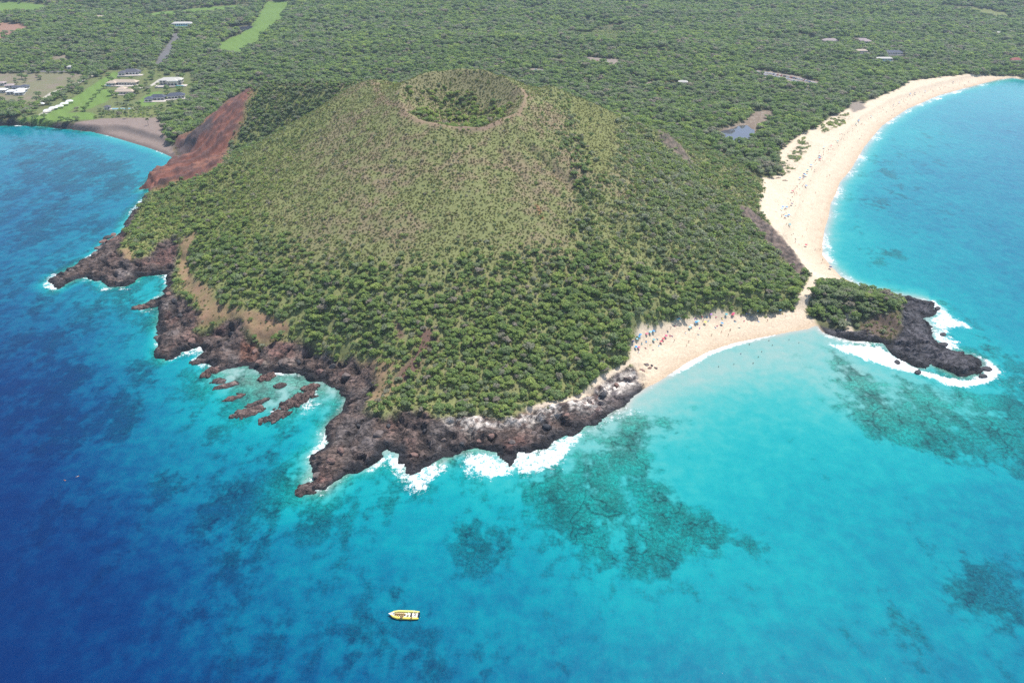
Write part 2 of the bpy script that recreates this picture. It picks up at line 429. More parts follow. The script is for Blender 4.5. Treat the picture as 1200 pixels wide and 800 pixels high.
redbare = np.maximum(pmask([(490,386),(506,384),(514,400),(500,413),(490,432),(474,448),(464,442),(480,420),(492,402)], 3), pmask([(462,378),(470,378),(474,394),(466,398)], 2))
Cc = blend(Cc, (.145,.085,.070), redbare*.95)
# lava: dark grey, maroon crust inland, black along the wash line, pale coral sand in hollows
lava = np.ones(X.shape+(3,))*c3(.145,.104,.088)
lp = fbm(X, Y, 32, 4, 120); lq = fbm(X, Y, 14, 4, 124)
lava = blend(lava, (.205,.115,.095), sstep(.0,.35,lp)*.95)
lava = blend(lava, (.165,.142,.135), sstep(.1,.45,-lp+.3*lq)*.8)
lava = blend(lava, (.27,.225,.195), sstep(.18,.5,lq+.3*n3)*.65)
lava = blend(lava, (.28,.13,.085), pmask([(282,402),(300,398),(302,425),(282,432)], 2)*.8)
crk = ridged(X, Y, 7, 4, 91)
lava = blend(lava, (.05,.043,.043), sstep(.66,.84,crk)*.7)
lava = blend(lava, (.035,.032,.034), cleft*.8)
eastrock = sstep(20, 70, X)
lava = blend(lava, (.135,.122,.125), eastrock*.6)
lava = blend(lava, (.075,.075,.085), (X > 180)*.85)
lava = blend(lava, (.030,.030,.034), 1-sstep(1.5, 7, D + 3*n2 + 2*lq))
coral = pmask([(520,492),(560,486),(590,492),(610,488),(625,474),(680,468),(705,446),(735,428),(752,432),(748,448),(720,462),(690,478),(650,488),(600,498),(560,505)], 5)
lava = blend(lava, (.68,.61,.54), coral*sstep(-.08,.22,n3*.9+n2*.9+.12))
Cc = blend(Cc, lava, np.maximum(rock_m, (D < 4)*(1-bness)*1.0))
scar = np.ones(X.shape+(3,))*c3(.215,.092,.066)
scar = blend(scar, (.115,.068,.062), sstep(.58,.80,sc_n)*.85)
scar = blend(scar, (.145,.085,.075), sstep(.05,.4,fbm(X, Y, 18, 4, 170))*.7)
scar = blend(scar, (.30,.19,.14), (1-sstep(.15, .40, sc_n))*.5)
scar = blend(scar, (.30,.140,.090), sstep(.1,.5,n1+n2)*.6)
scar = blend(scar, (.09,.075,.075), pmask([(203,172),(220,158),(236,146),(250,138),(246,152),(226,172),(210,184)], 4)*.85)
Cc = blend(Cc, scar, scar_m)
Cc = blend(Cc, blend(np.ones(X.shape+(3,))*c3(.19,.140,.120), (.075,.06,.057), sstep(.5,.75,crk)), rib_m*.95)
Cc = blend(Cc, (.135,.095,.075), knoll_m*.9)
sand = np.ones(X.shape+(3,))*c3(.60,.49,.365)
sand = blend(sand, (.51,.41,.30), (1-sstep(4, 22, D+5*n1+2.5*n2))*.75)
sand = blend(sand, (.46,.35,.24), (1-sstep(.5, 7, D+2*n2))*.7)
sand = sand*(1+.07*n2+.05*n3)[...,None]
Cc = blend(Cc, sand, np.maximum(cove_m, bigb_m)*(D > -20))
dsand = blend(np.ones(X.shape+(3,))*c3(.225,.175,.150), (.13,.098,.088), 1-sstep(1, 9, D+2*n2))
Cc = blend(Cc, dsand, dark_m*(D > -20))
Cc = blend(Cc, (.60,.49,.38), trail_m*.9)
Cc = blend(Cc, (.115,.115,.05), scrubd_m*sstep(-.1,.35,n2+n3)*.7)
stripe = .5+.5*np.sign(np.sin((X*.8+Y*.6)*.45))
Cc = blend(Cc, c3(.125,.205,.045)*(1+.10*stripe[...,None]), lawn_m*(.92))
Cc = blend(Cc, (.150,.185,.065), pmask([(20,142),(60,120),(100,96),(132,82),(170,78),(228,86),(228,112),(205,128),(190,137),(100,142)], 6)*(1-np.maximum(lawn_m, dark_m))*.8*(.7+.5*n2))
Cc = blend(Cc, (.155,.175,.06), mead_m*.9)
Cc = blend(Cc, (.18,.175,.10), field_m*.9)
Cc = blend(Cc, (.22,.17,.14), field_m*sstep(.0,.4,n1+n2)*.7)
Cc = blend(Cc, (.27,.16,.115), red_m)
Cc = blend(Cc, (.145,.14,.14), road_m)
Cc = blend(Cc, (.50,.46,.40), path_m*.9)
Cc = blend(Cc, (.19,.145,.11), mud_m*.95)
Cc = blend(Cc, (.33,.28,.22), mud_m*sstep(.1,.4,n2+n3)*.5)
Cc = blend(Cc, (.24,.20,.165), np.maximum(lot_m, clear_m))
Cc = Cc*(1+.10*n4)[...,None]
Cc = np.clip(Cc, .005, .9)

# ------------------------------------------------------------------ materials
def new_mat(name):
    m = bpy.data.materials.new(name); m.use_nodes = True
    nt = m.node_tree; b = nt.nodes['Principled BSDF']
    return m, nt, b
def N(nt, t, **kw):
    n = nt.nodes.new(t)
    for k, v in kw.items(): setattr(n, k, v)
    return n
def simple(name, col, rough=.7, metal=0.0, noise=.15, scale=2.0):
    m, nt, b = new_mat(name)
    tc = N(nt, 'ShaderNodeTexCoord'); nz = N(nt, 'ShaderNodeTexNoise'); nz.inputs['Scale'].default_value = scale
    nt.links.new(tc.outputs['Object'], nz.inputs['Vector'])
    mr = N(nt, 'ShaderNodeMapRange'); mr.inputs[3].default_value = 1-noise; mr.inputs[4].default_value = 1+noise
    nt.links.new(nz.outputs[0], mr.inputs[0])
    mx = N(nt, 'ShaderNodeVectorMath', operation='SCALE'); mx.inputs[0].default_value = col
    nt.links.new(mr.outputs[0], mx.inputs['Scale']); nt.links.new(mx.outputs[0], b.inputs['Base Color'])
    b.inputs['Roughness'].default_value = rough; b.inputs['Metallic'].default_value = metal
    return m

def ground_material():
    m, nt, b = new_mat('ground')
    L = nt.links.new
    at = N(nt, 'ShaderNodeAttribute', attribute_name='Col')
    geo = N(nt, 'ShaderNodeNewGeometry')
    n1_ = N(nt, 'ShaderNodeTexNoise'); n1_.inputs['Scale'].default_value = .9; n1_.inputs['Detail'].default_value = 5; n1_.inputs['Roughness'].default_value = .7
    L(geo.outputs['Position'], n1_.inputs['Vector'])
    mr = N(nt, 'ShaderNodeMapRange'); mr.inputs[1].default_value = .28; mr.inputs[2].default_value = .72; mr.inputs[3].default_value = .72; mr.inputs[4].default_value = 1.28
    L(n1_.outputs[0], mr.inputs[0])
    sc_ = N(nt, 'ShaderNodeVectorMath', operation='SCALE'); L(at.outputs['Color'], sc_.inputs[0]); L(mr.outputs[0], sc_.inputs['Scale'])
    L(sc_.outputs[0], b.inputs['Base Color'])
    b.inputs['Roughness'].default_value = .95; b.inputs['Specular IOR Level'].default_value = .15
    bp = N(nt, 'ShaderNodeBump'); bp.inputs['Strength'].default_value = .5; bp.inputs['Distance'].default_value = .35
    L(n1_.outputs[0], bp.inputs['Height']); L(bp.outputs[0], b.inputs['Normal'])
    return m
M_ground = ground_material()
def lava_material():
    m, nt, b = new_mat('lava_crust'); L = nt.links.new
    at = N(nt, 'ShaderNodeAttribute', attribute_name='Col'); geo = N(nt, 'ShaderNodeNewGeometry')
    wv = N(nt, 'ShaderNodeTexNoise'); wv.inputs['Scale'].default_value = .25; wv.inputs['Detail'].default_value = 6; L(geo.outputs['Position'], wv.inputs['Vector'])
    add = N(nt, 'ShaderNodeMixRGB'); add.inputs[0].default_value = 1; add.blend_type = 'ADD'
    sc0 = N(nt, 'ShaderNodeVectorMath', operation='SCALE'); sc0.inputs['Scale'].default_value = 7; L(wv.outputs['Color'], sc0.inputs[0])
    va = N(nt, 'ShaderNodeVectorMath', operation='ADD'); L(geo.outputs['Position'], va.inputs[0]); L(sc0.outputs[0], va.inputs[1])
    vo = N(nt, 'ShaderNodeTexVoronoi', feature='DISTANCE_TO_EDGE'); vo.inputs['Scale'].default_value = .2; L(va.outputs[0], vo.inputs['Vector'])
    vc = N(nt, 'ShaderNodeTexVoronoi'); vc.inputs['Scale'].default_value = .2; L(va.outputs[0], vc.inputs['Vector'])
    sepc = N(nt, 'ShaderNodeSeparateColor'); L(vc.outputs['Color'], sepc.inputs[0])
    m1 = N(nt, 'ShaderNodeMapRange'); L(vo.outputs['Distance'], m1.inputs[0]); m1.inputs[1].default_value = 0; m1.inputs[2].default_value = .22; m1.inputs[3].default_value = .55; m1.inputs[4].default_value = 1.0
    m2 = N(nt, 'ShaderNodeMapRange'); L(sepc.outputs[0], m2.inputs[0]); m2.inputs[3].default_value = .75; m2.inputs[4].default_value = 1.35
    fn = N(nt, 'ShaderNodeTexNoise'); fn.inputs['Scale'].default_value = 1.3; fn.inputs['Detail'].default_value = 5; fn.inputs['Roughness'].default_value = .75; L(geo.outputs['Position'], fn.inputs['Vector'])
    m3 = N(nt, 'ShaderNodeMapRange'); L(fn.outputs[0], m3.inputs[0]); m3.inputs[1].default_value = .3; m3.inputs[2].default_value = .7; m3.inputs[3].default_value = .35; m3.inputs[4].default_value = 1.75
    p1 = N(nt, 'ShaderNodeMath', operation='MULTIPLY'); L(m1.outputs[0], p1.inputs[0]); L(m2.outputs[0], p1.inputs[1])
    p2 = N(nt, 'ShaderNodeMath', operation='MULTIPLY'); L(p1.outputs[0], p2.inputs[0]); L(m3.outputs[0], p2.inputs[1])
    s_ = N(nt, 'ShaderNodeVectorMath', operation='SCALE'); L(at.outputs['Color'], s_.inputs[0]); L(p2.outputs[0], s_.inputs['Scale']); L(s_.outputs[0], b.inputs['Base Color'])
    hh = N(nt, 'ShaderNodeMath', operation='MULTIPLY_ADD'); L(m1.outputs[0], hh.inputs[0]); hh.inputs[1].default_value = 1.2; L(fn.outputs[0], hh.inputs[2])
    bp = N(nt, 'ShaderNodeBump'); bp.inputs['Strength'].default_value = .9; bp.inputs['Distance'].default_value = .8; L(hh.outputs[0], bp.inputs['Height']); L(bp.outputs[0], b.inputs['Normal'])
    b.inputs['Roughness'].default_value = .9; b.inputs['Specular IOR Level'].default_value = .25
    return m
M_lava = lava_material()

def sea_material():
    m, nt, b = new_mat('sea_water')
    L = nt.links.new
    geo = N(nt, 'ShaderNodeNewGeometry')
    A = {k: N(nt, 'ShaderNodeAttribute', attribute_name=k) for k in ('depth', 'reef', 'foam')}
    def noise(scale, detail=4, rough=.6, stretch=None, rot=0):
        n = N(nt, 'ShaderNodeTexNoise'); n.inputs['Scale'].default_value = scale; n.inputs['Detail'].default_value = detail; n.inputs['Roughness'].default_value = rough
        if stretch:
            mp = N(nt, 'ShaderNodeMapping'); mp.inputs['Scale'].default_value = stretch; mp.inputs['Rotation'].default_value = (0, 0, rot)
            L(geo.outputs['Position'], mp.inputs['Vector']); L(mp.outputs[0], n.inputs['Vector'])
        else: L(geo.outputs['Position'], n.inputs['Vector'])
        return n.outputs[0]
    def mth(op, a, b_=None, c=None):
        n = N(nt, 'ShaderNodeMath', operation=op)
        for i, v in enumerate((a, b_, c)):
            if v is None: continue
            if isinstance(v, (int, float)): n.inputs[i].default_value = v
            else: L(v, n.inputs[i])
        return n.outputs[0]
    def rng_(v, a, b_, c=0.0, d=1.0, smooth=True):
        n = N(nt, 'ShaderNodeMapRange'); n.interpolation_type = 'SMOOTHSTEP' if smooth else 'LINEAR'
        L(v, n.inputs[0])
        for i, q_ in enumerate((a, b_, c, d)): n.inputs[i+1].default_value = q_
        return n.outputs[0]
    big = noise(.035, 5, .62); mid = noise(.14, 5, .65); fine = noise(.55, 4, .7); streak = noise(.05, 4, .6, (1, .34, 1), R(-38))
    # bed: coral sand or dark reef with a broken outline
    rv = mth('ADD', A['reef'].outputs['Fac'], mth('MULTIPLY', mth('SUBTRACT', mid, .5), 1.3))
    rv = mth('ADD', rv, mth('MULTIPLY', mth('SUBTRACT', big, .5), 1.1))
    rv = mth('ADD', rv, mth('MULTIPLY', mth('SUBTRACT', streak, .5), 1.8))
    reef = rng_(rv, .34, .78)
    blot = noise(.07, 6, .68); crisp = noise(1.5, 3, .6)
    tone = mth('MULTIPLY', mth('MULTIPLY', rng_(fine, .3, .7, .62, 1.35), rng_(crisp, .3, .7, .75, 1.25)), rng_(blot, .3, .7, .45, 1.6))
    vor = N(nt, 'ShaderNodeTexVoronoi', feature='DISTANCE_TO_EDGE'); vor.inputs['Scale'].default_value = .055
    wsc = N(nt, 'ShaderNodeVectorMath', operation='MULTIPLY_ADD'); nzc = N(nt, 'ShaderNodeTexNoise'); nzc.inputs['Scale'].default_value = .06; nzc.inputs['Detail'].default_value = 6; L(geo.outputs['Position'], nzc.inputs['Vector']); L(nzc.outputs['Color'], wsc.inputs[0]); wsc.inputs[1].default_value = (34, 34, 0); L(geo.outputs['Position'], wsc.inputs[2]); L(wsc.outputs[0], vor.inputs['Vector'])
    ledge = mth('MAXIMUM', rng_(vor.outputs['Distance'], .0, .045, .50, 1.0), rng_(big, .46, .58))
    tone = mth('MULTIPLY', tone, ledge)
    reefc = N(nt, 'ShaderNodeVectorMath', operation='SCALE'); reefc.inputs[0].default_value = (.165, .195, .150); L(tone, reefc.inputs['Scale'])
    mix = N(nt, 'ShaderNodeMix', data_type='RGBA'); L(reef, mix.inputs[0]); mix.inputs[6].default_value = (.44, .375, .335, 1); L(reefc.outputs[0], mix.inputs[7])
    sep = N(nt, 'ShaderNodeSeparateColor'); L(mix.outputs[2], sep.inputs[0])
    dep = mth('MULTIPLY', A['depth'].outputs['Fac'], rng_(mth('MULTIPLY_ADD', mid, .5, mth('MULTIPLY', big, .5)), .3, .7, .72, 1.28))
    comb = N(nt, 'ShaderNodeCombineColor')
    # two-way absorption per metre, and the colour light scattered back by the water itself
    for i, (k, inf) in enumerate(((1.4, .0002), (.118, .017), (.076, .086))):
        tr = mth('POWER', math.exp(-k), dep)
        colr = mth('ADD', mth('MULTIPLY', sep.outputs[i], tr), mth('MULTIPLY', mth('SUBTRACT', 1.0, tr), inf))
        L(colr, comb.inputs[i])
    # small crossing wind ripples tilt the surface
    w1 = noise(.9, 3, .6, (1, .55, 1), R(25)); w2 = noise(.22, 2, .5, (1, .4, 1), R(18))
    hgt = mth('ADD', mth('MULTIPLY', w1, .35), mth('MULTIPLY', w2, 1.0))
    bp = N(nt, 'ShaderNodeBump'); bp.inputs['Strength'].default_value = .5; bp.inputs['Distance'].default_value = .40
    L(hgt, bp.inputs['Height']); L(bp.outputs[0], b.inputs['Normal'])
    L(comb.outputs[0], b.inputs['Base Color'])
    b.inputs['Roughness'].default_value = .05; b.inputs['IOR'].default_value = 1.33; b.inputs['Specular IOR Level'].default_value = .3
    # foam
    fn = noise(.34, 8, .78); fn2 = noise(1.6, 4, .75)
    fv = mth('ADD', A['foam'].outputs['Fac'], mth('MULTIPLY', mth('SUBTRACT', fn, .5), 2.4))
    fv = mth('ADD', fv, mth('MULTIPLY', mth('SUBTRACT', fn2, .5), 1.1))
    fm = mth('MULTIPLY', rng_(fv, .48, .86), rng_(A['foam'].outputs['Fac'], .02, .15))
    df = N(nt, 'ShaderNodeBsdfDiffuse'); df.inputs['Color'].default_value = (.80, .81, .82, 1)
    bp2 = N(nt, 'ShaderNodeBump'); bp2.inputs['Strength'].default_value = .8; bp2.inputs['Distance'].default_value = .8; L(fn, bp2.inputs['Height']); L(bp2.outputs[0], df.inputs['Normal'])
    ms = N(nt, 'ShaderNodeMixShader'); L(fm, ms.inputs[0]); L(b.outputs[0], ms.inputs[1]); L(df.outputs[0], ms.inputs[2])
    L(ms.outputs[0], nt.nodes['Material Output'].inputs[0])
    return m
M_sea = sea_material()

def leaf_material(name, base, yel, grey):
    """foliage: each plant takes its own mix of fresh, yellow and dry grey green"""
    m, nt, b = new_mat(name); L = nt.links.new
    oi = N(nt, 'ShaderNodeObjectInfo'); at = N(nt, 'ShaderNodeAttribute', attribute_name='tint', attribute_type='INSTANCER')
    cr = N(nt, 'ShaderNodeValToRGB'); e = cr.color_ramp.elements
    e[0].position = 0; e[0].color = (*grey, 1); e[1].position = 1; e[1].color = (*yel, 1)
    k = cr.color_ramp.elements.new(.5); k.color = (*base, 1)
    k2 = cr.color_ramp.elements.new(.10); k2.color = (*grey, 1); cr.color_ramp.elements[0].color = (.33, .29, .25, 1)
    wn_ = N(nt, 'ShaderNodeMath', operation='MULTIPLY_ADD'); L(oi.outputs['Random'], wn_.inputs[0]); wn_.inputs[1].default_value = .16; L(at.outputs['Fac'], wn_.inputs[2])
    sb = N(nt, 'ShaderNodeMath', operation='SUBTRACT'); L(wn_.outputs[0], sb.inputs[0]); sb.inputs[1].default_value = .08
    L(sb.outputs[0], cr.inputs[0])
    geo = N(nt, 'ShaderNodeNewGeometry')
    mr = N(nt, 'ShaderNodeMapRange'); L(geo.outputs['Random Per Island'], mr.inputs[0]); mr.inputs[3].default_value = .5; mr.inputs[4].default_value = 1.6
    s = N(nt, 'ShaderNodeVectorMath', operation='SCALE'); L(cr.outputs[0], s.inputs[0]); L(mr.outputs[0], s.inputs['Scale'])
    L(s.outputs[0], b.inputs['Base Color']); b.inputs['Roughness'].default_value = .65; b.inputs['Specular IOR Level'].default_value = .25
    tr = N(nt, 'ShaderNodeBsdfTranslucent'); s2 = N(nt, 'ShaderNodeVectorMath', operation='MULTIPLY'); L(s.outputs[0], s2.inputs[0]); s2.inputs[1].default_value = (1.35, 1.5, .9); L(s2.outputs[0], tr.inputs[0])
    ms = N(nt, 'ShaderNodeMixShader'); ms.inputs[0].default_value = .5; L(b.outputs[0], ms.inputs[1]); L(tr.outputs[0], ms.inputs[2])
    L(ms.outputs[0], nt.nodes['Material Output'].inputs[0])
    return m
M_leaf = leaf_material('tree_leaves', (.200,.285,.105), (.350,.410,.135), (.280,.305,.215))
M_shrub = leaf_material('shrub_leaves', (.225,.290,.120), (.345,.385,.130), (.330,.340,.270))
M_grass = leaf_material('dry_grass', (.150,.150,.062), (.185,.190,.065), (.19,.155,.10))
M_palm = leaf_material('palm_fronds', (.07,.11,.035), (.12,.15,.04), (.10,.11,.06))
M_bark = simple('bark', (.12,.095,.075), .9)
M_rock = simple('lava_rock', (.14,.11,.10), .9, noise=.5, scale=.9)
M_rockr = simple('red_lava_rock', (.19,.115,.095), .9, noise=.5, scale=.9)
M_rockb = simple('black_lava_rock', (.042,.042,.047), .85, noise=.5, scale=.9)
M_white = simple('white_paint', (.75,.74,.71), .6, noise=.05)
M_cream = simple('cream_render', (.62,.56,.46), .8, noise=.06)
M_glass = simple('window_glass', (.025,.035,.045), .1, noise=.1)
M_tanroof = simple('tan_tile', (.47,.38,.29), .85, noise=.12, scale=1.2)
M_greyroof = simple('grey_shingle', (.10,.10,.12), .85, noise=.2, scale=1.2)
M_slateroof = simple('blue_slate', (.065,.075,.11), .8, noise=.2, scale=1.2)
M_lightroof = simple('pale_shingle', (.50,.48,.43), .85, noise=.1, scale=1.2)
M_pinkroof = simple('pinkish_tile', (.36,.29,.28), .85, noise=.12, scale=1.2)
M_redroof = simple('red_tile', (.33,.10,.08), .85, noise=.15, scale=1.2)
M_terrace = simple('stone_terrace', (.52,.46,.40), .85, noise=.12, scale=.8)
M_pool = simple('pool_water', (.05,.30,.38), .08, noise=.1)
M_canvas = simple('white_canvas', (.78,.78,.77), .8, noise=.04)

# ------------------------------------------------------------------ land meshes, split by what the ground is
gx = np.gradient(Z, xs, axis=1); gy = np.gradient(Z, ys, axis=0)
nl = np.sqrt(gx*gx+gy*gy+1)
NRM = np.stack([-gx/nl, -gy/nl, 1/nl], -1)
CLS = np.zeros(X.shape, np.int32)
names = ['terrain', 'cinder_cone_hill', 'lava_shore', 'cove_beach', 'long_beach', 'dark_sand_beach', 'lawn', 'road', 'footpath', 'red_cliff', 'headland']
CLS[hill_m] = 1
CLS[(X > 195) & (Y < 425) & (D > -8) & (Y < 425)] = 10
CLS[lawn_m > .5] = 6
CLS[(np.maximum(rock_m, (D < 4)*(1-bness)) > .5)] = 2
CLS[(cove_m > .5) & (D > -25)] = 3
CLS[(bigb_m > .5) & (D > -25)] = 4
CLS[(dark_m > .5) & (D > -25)] = 5
CLS[scar_m > .5] = 9
CLS[road_m > .5] = 7
CLS[(path_m > .5) | (trail_m > .5)] = 8
labels = {0: 'green wooded coastal plain rising inland behind the hill', 1: 'grassy volcanic cone with a round crater at its top', 2: 'dark brown and black lava rock along the water',
          3: 'small curved pale sand cove between the hill and rocky point', 4: 'long pale sand beach curving along the turquoise bay', 5: 'grey brown sand beach below the villas',
          6: 'mown bright green lawns among the villas', 7: 'grey roads through the trees', 8: 'pale sandy footpaths', 9: 'steep bare red eroded cliff at the bay end', 10: 'low green rocky headland beside the sand cove'}
ny, nx = X.shape
idx = np.arange(ny*nx).reshape(ny, nx)
quads = np.stack([idx[:-1,:-1], idx[:-1,1:], idx[1:,1:], idx[1:,:-1]], -1).reshape(-1, 4)
fcls = np.maximum(CLS[:-1,:-1], 0).reshape(-1)
fd = np.maximum(np.maximum(D[:-1,:-1], D[1:,1:]), np.maximum(D[1:,:-1], D[:-1,1:])).reshape(-1)
keep = fd > -9
VV = np.stack([X, Y, Z], -1).reshape(-1, 3); NV = NRM.reshape(-1, 3); CV = Cc.reshape(-1, 3)
for c, nm in enumerate(names):
    q = quads[keep & (fcls == c)]
    if len(q) == 0: continue
    u, inv = np.unique(q, return_inverse=True)
    me = mesh_np(nm, VV[u], inv.reshape(-1, 4), c != 2)
    ca_ = me.color_attributes.new('Col', 'FLOAT_COLOR', 'POINT')
    ca_.data.foreach_set('color', np.concatenate([CV[u], np.ones((len(u), 1))], 1).astype(np.float32).ravel())
    if c != 2: me.normals_split_custom_set_from_vertices(NV[u].astype(np.float32))
    me.materials.append(M_lava if c == 2 else M_ground)
    o = link(bpy.data.objects.new(nm, me))
    tag(o, labels[c], None, None, 'structure')

# ------------------------------------------------------------------ sea
sx = lin((-4000,-900,60),(-900,-430,6),(-430,480,2.0),(480,1000,4),(1000,4000,40))
sy = lin((-2500,-100,80),(-100,100,12),(100,560,2.0),(560,800,4),(800,1300,6),(1300,1700,20))
SX, SY = np.meshgrid(sx, sy)
swob = (1 - (1 - sstep(14, 42, np.minimum(np.minimum(seg_dist(SX, SY, beach_l, False), seg_dist(SX, SY, beach_c, False)), seg_dist(SX, SY, beach_r, False)))))
sb_l = seg_dist(SX, SY, beach_l, False); sb_c = seg_dist(SX, SY, beach_c, False); sb_r = seg_dist(SX, SY, beach_r, False)
SD = sdf(SX, SY, coast)
off = np.maximum(-SD, 0)
ctrl = [(0,600,36),(0,800,42),(100,700,31),(60,760,37),(150,560,15),(60,450,23),(20,380,17),(0,300,14),(60,290,11),(0,200,11),(100,220,10.5),(60,170,9),(150,190,8),(180,200,6),
 (130,250,10),(250,560,11),(300,640,11.5),(350,760,14),(250,720,17),(160,780,27),(450,620,6.5),(420,570,4.5),(470,720,10.5),(560,780,10.5),(600,700,8.5),(560,620,6),(650,570,2.3),(720,530,1.6),
 (780,640,3.6),(700,760,8),(800,760,7),(850,560,3.2),(900,480,2.0),(870,440,.9),(940,600,4.8),(1000,700,5.8),(1150,700,7.5),(1150,600,6.8),(1050,500,2.0),(1180,500,3.2),
 (1150,480,2.2),(1000,780,7.2),(1190,790,8.5),(1000,300,3.2),(985,260,2.6),(1050,250,7),(1100,200,7.5),(1150,150,7.5),(1190,250,7.5),(1190,350,7),(1190,110,5),(1100,300,6),
 (1060,325,4.5),(1080,160,4),(170,335,4),(120,348,7),(260,470,3.2),(320,455,1.0),(292,470,1.0),(322,482,1.2),(348,462,.9),(270,458,1.5),(240,440,1.8),(330,500,4.5),(210,440,6),(140,420,10),(80,380,14),(40,320,11),(200,500,9),(330,560,8),(380,600,7),(-300,300,16),(-300,600,44),(600,1100,30),(1600,300,16),(1600,700,16),(-100,180,8)]
P = np.array([G(a, b) for a, b, c in ctrl]); V = np.array([c for a, b, c in ctrl])
def ker(r): return np.sqrt(r*r + 12*12)
Kc = ker(np.hypot(P[:,0,None]-P[None,:,0], P[:,1,None]-P[None,:,1]))
n_ = len(V); Aug = np.zeros((n_+1, n_+1)); Aug[:n_,:n_] = Kc + np.eye(n_)*-2.0; Aug[:n_,n_] = 1; Aug[n_,:n_] = 1
wts = np.linalg.solve(Aug, np.append(V, 0))
DEP = np.full(SX.shape, wts[-1])
for (a, b), w_ in zip(P, wts[:-1]): DEP += w_*ker(np.hypot(SX-a, SY-b))
DEP = np.clip(DEP, .6, 46)
bw_c = 1-sstep(10, 40, sb_c); bw_r = 1-sstep(20, 60, sb_r); bw_l = 1-sstep(15, 50, sb_l)
lim = np.where(bw_c > 0, 0.12 + .10*off*(1+.025*off), 1e9)
lim = np.minimum(lim, np.where(bw_r > 0, .15+.11*off*(1+.04*off), 1e9))
lim = np.minimum(lim, np.where(bw_l > 0, 1.4+.35*off, 1e9))
leftw = 1-sstep(-230, -170, SX)
lim = np.minimum(lim, .5+.35*off + leftw*(.6+.45*off))
DEP = np.minimum(DEP, lim)
SXw = SX + fbm(SX, SY, 34, 4, 110)*11*sstep(2, 16, off); SYw = SY + fbm(SX, SY, 34, 4, 114)*11*sstep(2, 16, off)
def smk(pts, soft=6):
    return sstep(-soft, soft, sdf(SXw, SYw, [G(*p) for p in pts]))
REEF = np.zeros(SX.shape)
def reef(pts, v, soft=6):
    global REEF
    REEF = np.maximum(REEF, v*smk(pts, soft*1.8+5))
reef([(650,545),(700,505),(745,480),(762,500),(765,540),(795,580),(835,605),(882,632),(886,645),(850,650),(812,655),(790,668),(778,698),(764,692),(757,666),(722,684),(690,662),(640,628),(605,592),(560,585),(520,600),(520,570),(600,560)], .78, 4)
reef([(470,640),(478,618),(520,596),(560,600),(600,640),(560,660),(500,655)], .62, 7)
reef([(380,590),(430,560),(500,575),(470,600),(440,615),(400,620)], .62, 7)
reef([(370,600),(420,570),(520,585),(640,560),(700,640),(680,700),(600,690),(540,670),(480,680),(440,640)], .50, 10)
reef([(760,640),(860,650),(880,680),(800,720),(700,730),(640,700)], .42, 14)
reef([(600,590),(660,610),(720,690),(690,720),(640,690),(590,650)], .55, 9)
reef([(974,412),(1000,425),(1080,450),(1160,462),(1260,470),(1260,575),(1150,545),(1110,548),(1070,530),(1030,512),(1000,496),(975,470),(962,440)], .74, 4)
reef([(1100,350),(1180,400),(1240,440),(1230,480),(1150,465),(1175,435),(1140,400)], .6, 6)
reef([(1082,655),(1110,640),(1160,636),(1240,645),(1240,790),(1150,745),(1090,700)], .62, 10)
reef([(1010,700),(1080,700),(1100,760),(1030,770)], .40, 14)
reef([(825,735),(865,725),(868,760),(838,770)], .5, 8)
reef([(-60,390),(60,370),(110,385),(170,430),(190,480),(150,520),(60,560),(-60,560)], .58, 10)
reef([(-60,200),(60,280),(60,320),(110,345),(60,380),(-60,400)], .5, 14)
reef([(170,560),(230,540),(330,545),(370,590),(330,640),(270,690),(220,690),(200,620)], .60, 9)
reef([(-60,560),(120,540),(200,600),(220,700),(120,800),(-60,800)], .40, 20)
reef([(360,600),(450,640),(520,700),(480,800),(380,760),(320,680)], .46, 14)
reef([(190,700),(300,680),(420,660),(460,700),(560,720),(600,770),(540,830),(180,830)], .54, 14)
reef([(185,425),(230,420),(310,440),(360,480),(340,520),(290,520),(220,480),(190,450)], .66, 5)
reef([(235,428),(300,436),(372,452),(372,476),(330,502),(280,496),(250,460)], .82, 4)
reef([(330,510),(385,500),(360,580),(320,580),(300,540)], .6, 6)
reef([(110,345),(190,330),(200,420),(170,400),(120,370)], .55, 6)
reef([(1000,290),(1060,290),(1066,305),(1020,312)], .58, 5)
reef([(985,215),(1010,190),(1060,150),(1110,160),(1090,230),(1060,270),(1010,270)], .40, 20)
reef([(20,160),(120,175),(180,205),(150,240),(60,230),(0,200)], .72, 10)
reef([(60,345),(120,350),(200,420),(330,520),(350,590),(300,570),(180,490),(80,410)], .58, 10)
reef([(-80,190),(120,230),(140,270),(60,315),(-80,330)], .56, 12)
frontw = sstep(-190, -120, SX)*(1-sstep(90, 130, SX))*(SY < 420)
REEF = np.maximum(REEF, .60*(1-sstep(4+14*frontw, 16+34*frontw, off))*(1-np.maximum(np.maximum(bw_c, bw_r), bw_l)))

